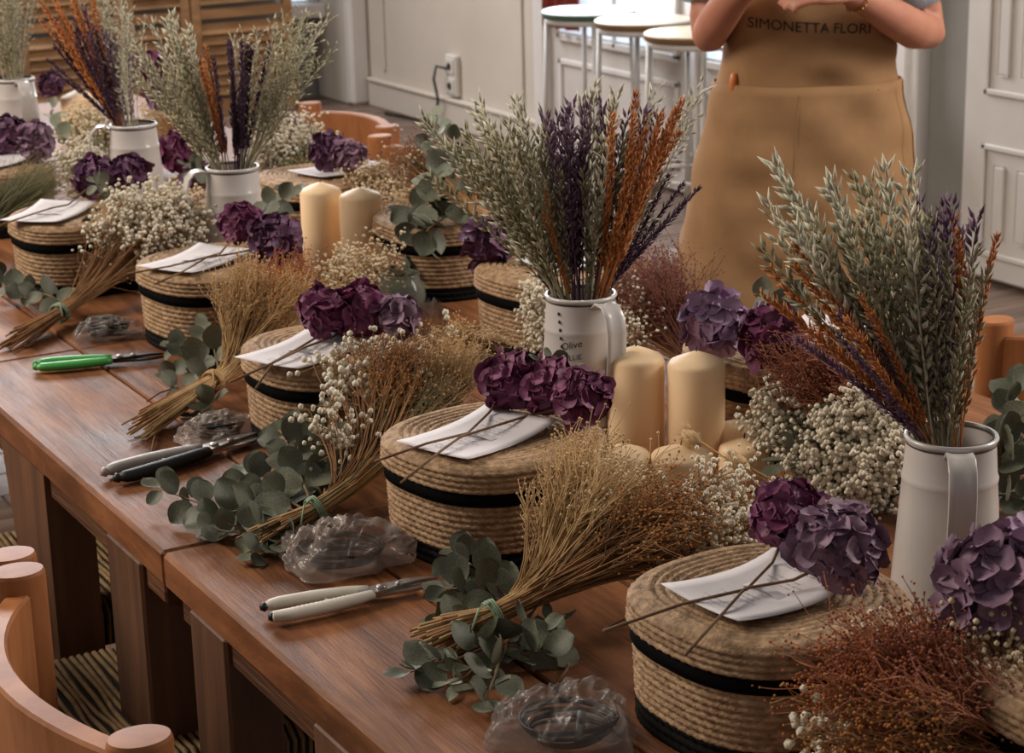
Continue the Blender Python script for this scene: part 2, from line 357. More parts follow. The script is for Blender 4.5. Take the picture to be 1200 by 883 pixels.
# red curtains by the french door
for yc, w in ((7.70, .30), (5.80, .30)):
    m = MB(); m.grid(lambda u, v: (WX-.075+.02*math.sin(u*22), yc-w/2+u*w, .60+v*1.5), 40, 6)
    o = m.build('curtain', 'red_cloth'); so = o.modifiers.new('solid', 'SOLIDIFY'); so.thickness = .004
    tag(o, 'short red curtain hanging at the french door '+('behind the white topped stool' if yc > 7 else 'behind the person in the apron'), 'curtain', 'red curtains')

# louvered shutters standing at the end of the room
SY = 9.93
def shutter(x0, x1, label):
    t = thing('louvered_shutter', label, 'shutter', ((x0+x1)/2, SY, 0), 0, 'wooden louvered shutters')
    w = (x1-x0)/2; H = 1.75
    for s in (-1, 1):
        m = MB(); m.bbox(s*w-(.05 if s > 0 else 0), s*w+(0 if s > 0 else .05), -.02, .02, 0, H, .004); m.build('stile', 'shutter_wood', t, False)
    for z0, z1 in ((0, .09), (.50, .55), (H-.08, H)):
        m = MB(); m.bbox(-w+.05, w-.05, -.017, .017, z0, z1, .003); m.build('rail', 'shutter_wood', t, False)
    m = MB(); W = w-.048; m.bbox(-W, W, -.034, .034, -.0045, .0045, .002); me = m.mesh('slat', 'shutter_wood', False)
    for z0, z1 in ((.115, .49), (.58, H-.09)):
        n = int((z1-z0)/.052)
        for i in range(n):
            o = link('slat', me, t, (0, 0, z0+.02+i*.052)); o.rotation_euler = (R(52), 0, 0)
xs = [PY(q, 60, SY).x for q in (344, 225, 147, 20, -100)]
for i, lb in enumerate(('wide louvered wooden shutter beside the grey window wall', 'narrow louvered wooden shutter between two wide ones', 'louvered wooden shutter behind the amber and plum dried bouquet', 'louvered wooden shutter behind the sage green bouquet at the table end')):
    shutter(xs[i+1]+.004, xs[i]-.004, lb)

# ================================================================== TABLES
EX = .775; FX = 2.06
tsec = [(.35, 2.2897, 'long plank table section with the nearest pair of straw baskets'), (2.2903, 3.2636, 'short plank table section between two butted tables'), (3.2644, 4.60, 'plank table section carrying the far pillar candles'), (4.604, 6.0, 'plank table section at the far end by the shutters')]
for y0, y1, lb in tsec:
    t = thing('plank_table', lb, 'table', ((EX+FX)/2, (y0+y1)/2, 0), 0, 'plank tables butted in one row')
    cx, cy = (EX+FX)/2, (y0+y1)/2; nb = 6; bw = (FX-EX)/nb
    for i in range(nb):
        m = MB(); a = EX+i*bw+.0012-cx; b = EX+(i+1)*bw-.0012-cx
        m.bbox(-(b-a)/2, (b-a)/2, y0-cy, y1-cy, -.048, 0, .005 if i in (0, nb-1) else .0025)
        m.build('top_board', 'table_wood', t, False, ((a+b)/2, 0, TZ-random.uniform(0, .0008)))
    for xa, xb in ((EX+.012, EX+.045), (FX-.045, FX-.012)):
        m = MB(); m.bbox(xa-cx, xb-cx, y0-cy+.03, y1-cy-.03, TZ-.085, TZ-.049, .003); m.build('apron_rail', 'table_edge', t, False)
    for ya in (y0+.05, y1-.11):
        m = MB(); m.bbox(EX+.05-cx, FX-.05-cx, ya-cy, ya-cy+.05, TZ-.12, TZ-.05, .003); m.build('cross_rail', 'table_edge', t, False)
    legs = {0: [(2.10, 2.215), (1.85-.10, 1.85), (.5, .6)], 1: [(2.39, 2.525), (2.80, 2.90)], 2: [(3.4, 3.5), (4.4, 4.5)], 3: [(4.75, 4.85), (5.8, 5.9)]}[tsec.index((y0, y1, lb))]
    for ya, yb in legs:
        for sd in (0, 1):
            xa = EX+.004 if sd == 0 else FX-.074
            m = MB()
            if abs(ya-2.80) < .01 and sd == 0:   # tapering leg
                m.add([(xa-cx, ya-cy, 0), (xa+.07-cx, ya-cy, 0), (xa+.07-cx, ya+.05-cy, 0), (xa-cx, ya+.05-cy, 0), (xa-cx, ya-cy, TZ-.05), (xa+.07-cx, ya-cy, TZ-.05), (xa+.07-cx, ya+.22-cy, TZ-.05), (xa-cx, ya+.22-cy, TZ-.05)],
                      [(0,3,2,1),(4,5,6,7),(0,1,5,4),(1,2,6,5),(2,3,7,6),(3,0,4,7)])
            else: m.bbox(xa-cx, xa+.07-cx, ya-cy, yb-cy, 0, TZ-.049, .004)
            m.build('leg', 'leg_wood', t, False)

# ================================================================== CHAIRS
def rot_ellipse(cx, cy, rx, ry, z, n=20, a=0):
    return [(cx+rx*math.cos(t)*math.cos(a)-ry*math.sin(t)*math.sin(a), cy+rx*math.cos(t)*math.sin(a)+ry*math.sin(t)*math.cos(a), z) for t in [2*math.pi*i/n for i in range(n)]]
def make_chair_meshes():
    out = {}
    m = MB(); prof = [(1.0, 0), (1.0, .792), (.985, .796)]
    m.rings([rot_ellipse(0, 0, .033*k, .026*k, z, 32) for k, z in prof], cap0=True)
    m.rings([rot_ellipse(0, 0, .033*k, .026*k, z, 32) for k, z in ((.985, .796), (.93, .8))]); m.rings([rot_ellipse(0, 0, .033*k, .026*k, z, 32) for k, z in ((.93, .8), (.5, .8005))], cap1=True); out['post'] = m.mesh('post', 'chair_wood')
    m = MB(); K = 18; rr = []
    for i in range(K+1):
        s = -1+2*i/K; y = s*.235; x = -.075*(1-s*s); nx = 1; ny = .0
        dx = .15*s/.235; l = math.hypot(dx, 1); tx, ty = dx/l, 1/l; px, py = ty, -tx    # normal
        h = .014; b = .003
        sec = [(-h, .60), (-h+b, .597), (h-b, .597), (h, .60), (h, .772), (h-b, .776), (-h+b, .776), (-h, .772)]
        rr.append([(x+px*a, y+py*a, z+.018*(1-s*s)*(1 if z > .7 else -1)*.5) for a, z in sec])
    m.rings(rr, cap0=True, cap1=True); out['back_board'] = m.mesh('back_board', 'chair_wood', False)
    # woven seat
    m = MB(); n = 34
    for i in range(n):
        for j, mi in ((0, 0), (1, 1)):
            xc = -.19+.385*(i+.25+j*.5)/n; r = .0040 if mi == 0 else .0034
            z = .455 if mi == 0 else .4525; off = .012*math.sin(i*2.3); dx = .004*math.sin(i*1.7)
            m.tube([(xc, -.198, .385), (xc, -.205, .44), (xc, -.185, z), (xc+dx, -.06+off, z-.004), (xc, off, z-.009), (xc-dx, .06+off, z-.004), (xc, .185, z), (xc, .205, .44), (xc, .198, .385)], r, 6, mi)
    m.box(-.185, .188, -.19, .19, .40, .447, 1)
    out['seat'] = m.mesh('seat', ['rush', 'rush_dark'])
    m = MB()
    for a, b, c, d in ((-.185, .188, -.2, -.17), (-.185, .188, .17, .2), (.16, .188, -.17, .17), (-.185, -.155, -.17, .17)): m.bbox(a, b, c, d, .395, .435, .004)
    out['seat_frame'] = m.mesh('seat_frame', 'chair_wood', False)
    m = MB(); m.rings([rot_ellipse(0, 0, .019*k, .019*k, z) for k, z in ((.8, 0), (1, .02), (1, .40))], cap0=True, cap1=True); out['leg'] = m.mesh('leg', 'chair_wood')
    m = MB(); m.tube([(-.17, 0, 0), (.17, 0, 0)], .011, 10); out['stretcher'] = m.mesh('stretcher', 'chair_wood')
    return out
CM = make_chair_meshes()
def chair(x, y, rz, label, group):     # back posts at local x=-.21, faces local +x
    t = thing('rush_seat_chair', label, 'chair', (x, y, 0), rz, group)
    for s in (-1, 1): link('post', CM['post'], t, (-.215, s*.245, 0))
    link('back_board', CM['back_board'], t, (-.215, 0, 0)); link('seat', CM['seat'], t, (-.0, 0, 0)); link('seat_frame', CM['seat_frame'], t)
    for s in (-1, 1): link('leg', CM['leg'], t, (.17, s*.18, 0)); link('stretcher', CM['stretcher'], t, (0, s*.18, .2))
    return t
G1 = 'rush seated chairs along the near side'
chair(.78, 1.972, R(-3), 'honey wood chair with a curved back board, its near post beside the long table section', G1)
chair(.80, 2.53, R(0), 'honey wood chair pulled up beside the butted table legs, second along the near side', G1)
chair(.80, 3.09, R(0), 'honey wood chair with striped rush seat by the tapering table leg', G1)
G2 = 'chairs along the far side'
chair(2.10, 5.02, R(180), 'curved back wooden chair in front of the white corner moulding', G2)
chair(2.02, 4.41, R(180), 'wooden chair mostly hidden behind dried flowers, next to the curved back chair by the corner', G2)
chair(2.055, 2.19, R(180), 'reddish wooden chair on the far side behind the white pitcher of oats and eucalyptus', G2)

# ================================================================== BAR STOOLS
def stool(x, y, top, edge, label, H=.75, Rr=.19):
    t = thing('bar_stool', label, 'stool', (x, y, 0), R(20), 'round bar stools by the french door')
    m = MB(); m.lathe([(Rr-.004, H-.026), (Rr, H-.022), (Rr, H-.006)], 40, 1, cap0=True); m.lathe([(Rr, H-.006), (Rr-.003, H-.001), (Rr-.006, H)], 40, 0, cap1=True)
    m.build('seat', [top, edge], t)
    m = MB(); m.lathe([(Rr-.025, H-.05), (Rr-.012, H-.05), (Rr-.012, H-.026), (Rr-.025, H-.026)], 32); m.build('seat_ring', 'stool_metal', t)
    for i in range(4):
        a = math.pi/4+i*math.pi/2; c, s = math.cos(a), math.sin(a)
        m = MB(); m.tube([(c*(Rr-.02), s*(Rr-.02), H-.03), (c*(Rr+.003), s*(Rr+.003), 0)], .0105, 8); m.build('leg', 'stool_metal', t)
    m = MB(); rf = Rr-.006; m.tube([(rf*math.cos(2*math.pi*i/24), rf*math.sin(2*math.pi*i/24), .22) for i in range(25)], .008, 8); m.build('foot_ring', 'stool_metal', t)
stool(*P(690, 11, .75).xy, 'stool_white', 'edge_green', 'tall white metal stool with a white seat edged in green')
stool(*P(754, 22, .75).xy, 'stool_birch', 'edge_brown', 'tall white metal stool with a pale birch seat, between the white and the oak one')
stool(*P(815, 37, .75).xy, 'stool_oak', 'edge_brown', 'tall white metal stool with a warm oak seat beside the person')
stool(4.30, 5.76, 'stool_oak', 'edge_brown', 'tall white metal stool hidden behind the person in the apron')

# ================================================================== STRAW BASKETS
BA, BB_, BN = .124, .124, 2.6
def sr(t): return 1/((abs(math.cos(t)/BA)**BN + abs(math.sin(t)/BB_)**BN)**(1/BN))
NS = 176; TH = [2*math.pi*j/NS for j in range(NS)]; SR = [sr(t) for t in TH]
def sring(d, z, s=1, amp=0, k=58, ph=0):
    return [((SR[j]*s+d+amp*math.sin(k*TH[j]+ph))*math.cos(TH[j]), (SR[j]*s+d+amp*math.sin(k*TH[j]+ph))*math.sin(TH[j]), z+amp*.5*math.cos(k*TH[j]+ph)) for j in range(NS)]
def straw_rows(m, z0, z1, n, d, bulge=.0026, mi=0, taper=0):
    rr = []; h = (z1-z0)/n
    for i in range(n):
        b = d + taper*(i/n)
        for q, (f, o) in enumerate(((.02, -.0004), (.25, bulge*.8), (.5, bulge), (.75, bulge*.8))):
            rr.append(sring(b+o, z0+(i+f)*h, 1, .0010 if o > 0 else 0, 64, i*1.9+q*.9))
    rr.append(sring(d+taper, z1)); m.rings(rr, mi)
def basket_meshes():
    out = {}
    m = MB(); straw_rows(m, .024, .096, 9, -.004, taper=.003); m.rings([sring(-.004, .024), sring(-.02, .02)]); out['body'] = m.mesh('body', 'straw')
    m = MB(); m.rings([sring(-.03, 0), sring(-.004, 0)]); straw_rows(m, 0, .029, 3, -.0045); out['base_band'] = m.mesh('base_band', 'black_straw')
    m = MB(); m.rings([sring(-.002, .0865), sring(.0032, .087), sring(.0040, .095), sring(.0044, .1045), sring(-.002, .105)]); out['ribbon'] = m.mesh('ribbon', 'ribbon')
    m = MB(); straw_rows(m, .1035, .131, 4, .0045, taper=-.002)
    rr = [sring(.0025, .131), sring(.001, .1335), sring(-.0025, .1356), sring(-.007, .1368)]
    n = 12; 
    for i in range(n):
        s0 = 1-(i+.0)/n*.97; h = .97/n
        zz = .1372 - .0035*(1-s0)
        for q, (f, o) in enumerate(((.0, -.0012), (.3, .0018), (.7, .0018))):
            rr.append(sring(-.011*(1-i/n), zz+o, s0-h*f, .0009 if o > 0 else 0, 64 if i < 6 else 30, i*1.7+q))
    m.rings(rr, cap1=True); out['lid'] = m.mesh('lid', 'straw')
    return out
BM = basket_meshes()
LZ = TZ+.1375
def basket(x, y, label, rz=0, sc=1):
    t = thing('straw_basket', label, 'basket', (x, y, TZ), rz, 'lidded straw baskets'); t.scale = (sc,)*3
    for k in ('body', 'base_band', 'lid'): link(k, BM[k], t)
    link('ribbon', BM['ribbon'], t)
    return t
def card(x, y, ang, label, z=None, w=.165, h=.116, curl=.006, pr=True):
    t = thing('paper_card', label, 'card', (x, y, z or LZ+.003), R(ang), 'printed paper cards on the baskets')
    def sh(u, v, dz=0): return ((u-.5)*w, (v-.5)*h, curl*(2*u-1)**2*(1.6 if u > .5 else .7)+curl*.3*(2*v-1)**2+dz)
    m = MB(); m.grid(lambda u, v: sh(u, v), 17, 9); o = m.build('sheet', 'card', t); so = o.modifiers.new('solid', 'SOLIDIFY'); so.thickness = .0008; so.offset = 0
    m = MB(); m.grid(lambda u, v: (-.006+u*.012-(v-.5)*.004, (v-.5)*.05, .0035*math.sin(math.pi*v)+.0012), 3, 9); b = m.build('raised_strip', 'card', t)
    if pr:
        m = MB(); rg = random.Random(int(x*1000))
        for u0 in (.12, .17, .30, .345, .39, .62, .66, .70, .80, .85):
            v0, v1 = (.30, .72) if rg.random() < .5 else (.38, .66); v = v0
            while v < v1:
                e = min(v1, v+rg.uniform(.02, .07)); m.add([sh(u0, v, .0009), sh(u0+.008, v, .0009), sh(u0+.008, e, .0009), sh(u0, e, .0009)], [(0, 1, 2, 3)]); v = e+.02
        stuff(m.build('printed_lines', 'print', t, False))
    return t

# ================================================================== HYDRANGEA
def petal(m, ang, L, W, cup, tw, rg):
    c, s = math.cos(ang), math.sin(ang)
    def fn(u, v):
        vv = 2*v-1; wu = W*math.sin(math.pi*min(1, .10+.88*u)**1.25)**.75*.5
        x = .001+u*L; y = vv*wu; z = cup*u*u*L + .28*vv*vv*wu + tw*u*vv*wu + .0012*math.sin(7*u+5*v+tw*9)
        return (x*c-y*s, x*s+y*c, z)
    m.grid(fn, 6, 7)
def floret_mesh(seed, mt):
    rg = random.Random(seed); m = MB()
    for i in range(4): petal(m, i*math.pi/2+rg.uniform(-.18, .18), rg.uniform(.022, .027), rg.uniform(.026, .032), rg.uniform(-.35, .45), rg.uniform(-.5, .5), rg)
    m.ball((0, 0, .0015), .0018); return m.mesh('floret', mt)
FLO = {mt: [floret_mesh(i*7+3, mt) for i in range(4)] for mt in ('petal_plum', 'petal_dusk', 'petal_lilac', 'petal_grape')}
def hydrangea(loc, rad, mt, label, stem=None, n=34, group='dried hydrangea heads', upb=.35):
    t = thing('hydrangea_head', label, 'flower', loc, 0, group); rg = random.Random(int(loc[0]*977+loc[1]*631))
    for i in range(n):
        zf = 1-(i+.5)/n*1.62; r = math.sqrt(max(0, 1-zf*zf)); a = i*2.39996
        d = Vector((r*math.cos(a), r*math.sin(a), zf)); d.rotate(Quaternion((0, 0, 1), rg.random()*.4))
        lo = Vector((0, 0, rad*.72)) + d*rad*.78*rg.uniform(.86, 1.1)
        nrm = (d + Vector((rg.uniform(-.4,.4), rg.uniform(-.4,.4), rg.uniform(-.2,.5)))).normalized()
        yv = nrm.orthogonal(); yv.rotate(Quaternion(nrm, rg.random()*6.28))
        mm = basis(yv, nrm, lo, rad/.046*rg.uniform(.85, 1.15)); link('floret', FLO[mt][rg.randrange(4)], t, None, mm)
    m = MB(); m.ball((0, 0, rad*.7), rad*.55); m.build('flower_core', mt, t)
    if stem:
        m = MB(); pts = [Vector((0, 0, rad*.5))]+[Vector(p)-Vector(loc) for p in stem]
        rr = [.0022]+[.0017]*(len(pts)-1); m.tube(pts, rr, 6); m.build('stem', 'twig', t)
    return t

# ================================================================== EUCALYPTUS
def leaf_mesh(seed, round_=True, mt='leaf_euc'):
    rg = random.Random(seed); m = MB(); L = 1.0; W = .92 if round_ else .42; cup = rg.uniform(.1, .3); bend = rg.uniform(-.25, .3)
    def fn(u, v):
        vv = 2*v-1; w = W*.5*math.sin(math.pi*min(1, .03+.955*u))**(.62 if round_ else .9)
        return (vv*w, u*L, cup*vv*vv*w*1.2 + bend*u*u + .03*math.sin(5*u+4*v+seed))
    m.grid(fn, 8, 7); return m.mesh('leaf', mt)
LEAF = {(r_, mt): [leaf_mesh(i*5+1, r_, mt) for i in range(5)] for r_ in (True, False) for mt in ('leaf_euc', 'leaf_pale')}
def sprig(pts, label, n=6, size=.036, mt='leaf_euc', rnd=True, seed=0, group='eucalyptus sprigs', stem='leaf_stem', floor=TZ+.002, sidev=None, back=0):
    pts = [Vector(p) for p in pts]; base = pts[0].copy(); rg = random.Random(seed+int(base.x*500+base.y*300))
    t = thing('eucalyptus_sprig', label, 'sprig', base, 0, group)
    def at(s):
        s = s*(len(pts)-1); i = min(int(s), len(pts)-2); return pts[i].lerp(pts[i+1], s-i)
    # smooth
    path = [at(i/10) for i in range(11)]; path = [path[0]]+[(path[i-1]+path[i]*2+path[i+1])/4 for i in range(1, 10)]+[path[10]]
    m = MB(); m.tube([p-base for p in path], [.0022-.0012*i/10 for i in range(11)], 6); m.build('stem', stem, t)
    for i in range(n):
        s = .12+.88*(i+.5)/n; p = at(s); tg = (at(min(1, s+.08))-at(max(0, s-.08))).normalized()
        sd = sidev or tg.cross(UZ); sd = sd.normalized() if sd.length > 1e-4 else Vector((1, 0, 0)); sd = Quaternion(tg, i*1.2+rg.uniform(-.5, .5)) @ sd
        for q in (1, -1):
            d = (tg*rg.uniform(.25, .8) + sd*q + Vector((rg.uniform(-.25,.25), rg.uniform(-.25,.25), rg.uniform(-.1,.35)))).normalized()
            nm = (tg*-.3+UZ*.8-DP*.5+Vector((rg.uniform(-.6,.6), rg.uniform(-.6,.6), rg.uniform(-.2,.6)))).normalized()
            sz = size*(1-.4*s)*rg.uniform(.8, 1.15); lo = p+d*.004
            tip = lo+d*sz
            if tip.z < floor+.004: d.z += (floor+.004-tip.z)/sz; d.normalize()
            link('leaf', LEAF[(rnd, mt)][rg.randrange(5)], t, None, basis(d, nm, lo-base, sz))
    d = (path[-1]-path[-2]).normalized(); link('leaf', LEAF[(rnd, mt)][0], t, None, basis(d, UZ, path[-1]-base, size*.6))
    return t

# ================================================================== DRIED BUNCHES (fine stems, tiny heads)
def bunch(label, butt, tie, groups, seed, group='tied dried flower bunches', tie_col='tie_green', tied=True, stem_r=.0011, cat='bouquet', name='dried_flower_bunch', sag=.0, zmin=TZ+.004):
    """groups: list of (n, tip centre, lateral spread, vertical spread, depth spread, stem material, head material, kind)"""
    rg = random.Random(seed); butt = Vector(butt); tie = Vector(tie); base = Vector((tie.x, tie.y, TZ))
    t = thing(name, label, cat, base, 0, group)
    stems = {}; heads = {}
    ax = (tie-butt).normalized(); s1 = ax.cross(UZ).normalized(); s2 = s1.cross(ax)
    for (n, tc, sl, sv, sdp, smat, hmat, kind) in groups:
        tc = Vector(tc); sm = stems.setdefault(smat, MB()); hm = heads.setdefault(hmat, MB())
        for i in range(n):
            a = rg.random()*6.28; r = math.sqrt(rg.random())
            o = s1*math.cos(a)*r + s2*math.sin(a)*r
            b = butt + o*.026 + ax*rg.uniform(-.03, .03); k = tie + o*.011
            tip = tc + RT*max(-1.15, min(1.15, rg.gauss(0, .5)))*sl + UZ*max(-1.1, min(1.1, rg.gauss(0, .5)))*sv + DP*rg.gauss(0, .5)*sdp
            L = (tip-k).length; e0 = ax*L*.45; mid1 = k+e0*.9; mid2 = tip-(tip-k)*.28+UZ*rg.uniform(-.006, .012)+rv(.006)
            pts = []
            for q in range(8):
                u = q/7; p = k*(1-u)**3+mid1*3*u*(1-u)**2+mid2*3*u*u*(1-u)+tip*u**3
                if p.z < zmin: p.z = zmin
                pts.append(p)
            for p in (b, tip):
                if p.z < zmin: p.z = zmin
            if i % 5 == 0: sm.tube([p-base for p in [b]+pts], [stem_r*1.5]*2+[stem_r]*4+[stem_r*.8, stem_r*.6, stem_r*.5], 4)
            else: sm.tube([p-base for p in [k-ax*rg.uniform(.004, .03)]+pts], [stem_r]*6+[stem_r*.8, stem_r*.6, stem_r*.5], 3, caps=False)
            dirv = (pts[-1]-pts[-3]).normalized()
            if kind == 'broom': nt, tl, br, sp = 8, .046, .0016, .5
            elif kind == 'rust': nt, tl, br, sp = 10, .044, .0016, .75
            elif kind == 'gyp': nt, tl, br, sp = 12, .032, .0040, 1.1
            elif kind == 'berry': nt, tl, br, sp = 6, .030, .0046, 1.1
            elif kind == 'curl': nt, tl, br, sp = 8, .034, .0030, 1.0
            elif kind == 'grass': nt, tl, br, sp = 5, .04, .0010, .3
            for q in range(nt):
                u = rg.uniform(.62, 1) if kind != 'gyp' else rg.uniform(.72, 1)
                j = min(6, int(u*7)); p = pts[j].lerp(pts[min(7, j+1)], u*7-j)
                d = (dirv + rv(sp)).normalized(); l = tl*rg.uniform(.5, 1.2); e = p+d*l; 
                if e.z < zmin: e.z = zmin
                mp = p.lerp(e, .5)+rv(l*.14)
                sm.tube([p-base, mp-base, e-base], [stem_r*.55, stem_r*.5, stem_r*.4], 3, caps=False)
                if kind == 'grass': continue
                hm.ball(e-base, br*rg.uniform(.7, 1.2))
                if kind in ('gyp', 'rust', 'curl', 'berry') : 
                    for z in range({'berry': 1, 'rust': 1}.get(kind, 2)):
                        e2 = e+rv(.011)
                        if e2.z < zmin: e2.z = zmin
                        hm.ball(e2-base, br*rg.uniform(.6, 1.1))
    for k_, mb in stems.items(): stuff(mb.build('stems', k_, t))
    for k_, mb in heads.items():
        if mb.n: stuff(mb.build('flower_heads', k_, t))
    if tied:
        m = MB()
        for w in range(4):
            off = ax*(w-1.5)*.0028; rr = .0165
            m.tube([tie-base+off+(s1*math.cos(x_)+s2*math.sin(x_))*rr*(1+.06*math.sin(3*x_+w)) for x_ in [2*math.pi*i/20 for i in range(21)]], .0014, 5)
        m.tube([tie-base+s2*.017, tie-base+s2*.024+s1*.016-ax*.02, tie-base+s2*.01+s1*.03-ax*.04], .0013, 5)
        m.build('twine_tie', tie_col, t)
    return t

# ================================================================== PITCHERS AND STALK BOUQUETS
JH = .232
def jrad(z): return .0635 - (.0635-.047)*(z/JH)
def pitcher_meshes():
    out = {}; m = MB(); N = 48
    prof = [(.0, .002), (.058, .002), (.0635, 0), (.0655, .003), (.0648, .007)]
    for z in (.012, .034, .037, .040, .043, .046, .08, .12, .16, .182, .185, .188, .191, .194, .215, JH-.003):
        b = .0014 if z in (.040, .188) else (.0008 if z in (.037, .043, .185, .191) else 0); prof.append((jrad(z)+b, z))
    prof[0] = (.001, .002)
    m.lathe(prof, N); m.lathe([(jrad(JH)-.003, JH-.002), (jrad(.19)-.003, .19), (jrad(.05)-.003, .05), (.001, .01)], N); out['body'] = m.mesh('body', 'enamel')
    m = MB(); r0 = jrad(JH); m.lathe([(r0-.003, JH-.003), (r0-.0035, JH), (r0-.001, JH+.003), (r0+.002, JH+.0025), (r0+.003, JH), (r0+.001, JH-.003)], N); out['rim'] = m.mesh('rim', 'enamel')
    m = MB(); m.lathe([(r0-.0035, JH-.002), (r0-.0042, JH+.0005), (r0-.002, JH+.0032)], N); m.lathe([(r0+.0022, JH-.0035), (r0+.0012, JH-.006)], N); out['rim_line'] = m.mesh('rim_line', 'enamel_rim')
    # strap handle leaving local -Y
    m = MB(); path = [(-.046, .222), (-.058, .231), (-.074, .230), (-.086, .218), (-.091, .196), (-.090, .165), (-.085, .13), (-.078, .10), (-.070, .082), (-.058, .078)]
    rr = []
    for i, (y, z) in enumerate(path):
        w = .0135; a = Vector((0, path[min(i+1, 9)][0]-path[max(0, i-1)][0], path[min(i+1, 9)][1]-path[max(0, i-1)][1])).normalized(); nrm = Vector((1, 0, 0)).cross(a)
        sec = [(-w, -.0012), (-w*.5, -.0022), (0, -.0026), (w*.5, -.0022), (w, -.0012), (w+.0012, .0012), (w, .0022), (w*.5, .0008), (0, .0004), (-w*.5, .0008), (-w, .0022), (-w-.0012, .0012)]
        rr.append([Vector((sx, y, z))-nrm*sy for sx, sy in sec])
    m.rings(rr, cap0=True, cap1=True); out['handle'] = m.mesh('handle', 'enamel')
    m = MB(); m.bbox(-.018, .018, -.0015, .0015, -.008, .008, .0008); out['handle_tab'] = m.mesh('handle_tab', 'enamel', False)
    return out
JM = pitcher_meshes()
def pitcher(x, y, rz, label):
    t = thing('enamel_pitcher', label, 'pitcher', (x, y, TZ), R(rz), 'white enamel pitchers')
    for k in ('body', 'rim', 'rim_line', 'handle'): link(k, JM[k], t)
    o = link('handle_tab', JM['handle_tab'], t, (0, -jrad(.07)-.001, .066)); o.rotation_euler = (R(-4), 0, 0)
    return t
SL = .42
def stalk_mesh(kind, seed):
    rg = random.Random(seed); m = MB(); bx, by = rg.uniform(-.02, .03), rg.uniform(-.015, .015)
    def ax(s): return Vector((bx*s*s*2, by*s*s*2, s*SL))
    m.tube([ax(i/6) for i in range(7)], [.0016, .0016, .0015, .0014, .0012, .001, .0007], 5)
    if kind == 'oat':
        n = 54
        for i in range(n):
            s = .34+.66*(i/(n-1))**.9; a = i*2.4+rg.uniform(-.4, .4); p = ax(s)
            tl = R(rg.uniform(14, 42)); d = Vector((math.cos(a)*math.sin(tl), math.sin(a)*math.sin(tl), math.cos(tl)))
            off = rg.uniform(.002, .012)*(1.15-s*.5); p2 = p+d*off
            m.spindle(p2, d+Vector((0, 0, rg.uniform(-.3, .3))), rg.uniform(.019, .030), rg.uniform(.0032, .0046), 0, rg.random()*3)
    elif kind == 'wispy':
        n = 46
        for i in range(n):
            s = .42+.58*i/(n-1); a = i*2.4+rg.uniform(-.5, .5); p = ax(s); tl = R(rg.uniform(18, 60)); d = Vector((math.cos(a)*math.sin(tl), math.sin(a)*math.sin(tl), math.cos(tl)))
            l = rg.uniform(.012, .032)*(1.2-s*.6); q = p+d*l
            m.tube([p, q], [.0006, .0005], 3, caps=False); m.spindle(q, d+rv(.3), rg.uniform(.014, .022), .0030, 0, rg.random()*3)
    else:       # plume
        n = 120
        for i in range(n):
            s = .36+.64*i/(n-1); a = i*2.4; p = ax(s); tl = R(rg.uniform(10, 34)); d = Vector((math.cos(a)*math.sin(tl), math.sin(a)*math.sin(tl), math.cos(tl)))
            m.spindle(p+d*rg.uniform(0, .006), d, rg.uniform(.018, .028)*(1.1-.4*s), rg.uniform(.0020, .0032), 0, rg.random()*3)
    return m
STK = {}
def stalk(kind, mt, v):
    key = (kind, mt, v)
    if key not in STK: STK[key] = stalk_mesh(kind, v*13+5+len(kind)).mesh('stalk', mt)
    return STK[key]
HOFF = {'sage oats': .055}
def stalk_bouquet(x, y, label, groups, seed):
    """groups: (n, material, kind, lateral at tip, height at tip above rim, lateral spread, height spread, depth)"""
    rg = random.Random(seed); t = thing('dried_stalk_bouquet', label, 'bouquet', (x, y, TZ), 0, 'dried stalk bouquets in pitchers')
    for (n, mt, kind, la, hh, ls, hs, dp) in groups:
        for i in range(n):
            l = la+rg.gauss(0, .5)*ls; d = dp+rg.gauss(0, .035); h = hh+rg.uniform(-1, .7)*hs-HOFF.get(label[:9], .02)
            f = min(1, .032/max(.001, math.hypot(l, d)*.35)); rim = RT*l*.35*f + DP*d*.35*f + RT*rg.uniform(-.006, .006)
            rim = Vector((rim.x, rim.y, JH)); tip = RT*l + DP*d + UZ*(JH+h); dr = tip-rim; ln = dr.length+.07
            dr.normalize(); b = rim-dr*.07; yv = dr.orthogonal(); yv.rotate(Quaternion(dr, rg.random()*6.28)); xv = yv.cross(dr).normalized(); yv = dr.cross(xv); s = ln/SL
            mtx = Matrix(((xv.x*s, yv.x*s, dr.x*s, b.x), (xv.y*s, yv.y*s, dr.y*s, b.y), (xv.z*s, yv.z*s, dr.z*s, b.z), (0, 0, 0, 1)))
            link('stalk', stalk(kind, mt, rg.randrange(4)), t, None, mtx)
    return t

# ================================================================== CANDLES
def candle(x, y, rad, h, label, dome=.014):
    t = thing('pillar_candle', label, 'candle', (x, y, TZ), 0, 'cream pillar candles')
    m = MB(); prof = [(.001, 0), (rad-.003, 0), (rad, .003), (rad, h*.5), (rad, h-.006), (rad-.0015, h-.002), (rad*.9, h+.001), (rad*.6, h+dome*.45), (rad*.3, h+dome*.78), (rad*.12, h+dome*.98), (.001, h+dome)]
    m.lathe(prof, 40); m.build('wax_body', 'wax', t)
    m = MB(); m.tube([(0, 0, h+dome-.002), (.0006, 0, h+dome+.004), (.0016, 0, h+dome+.007)], .0011, 5); m.build('wick', 'wick', t)
    return t

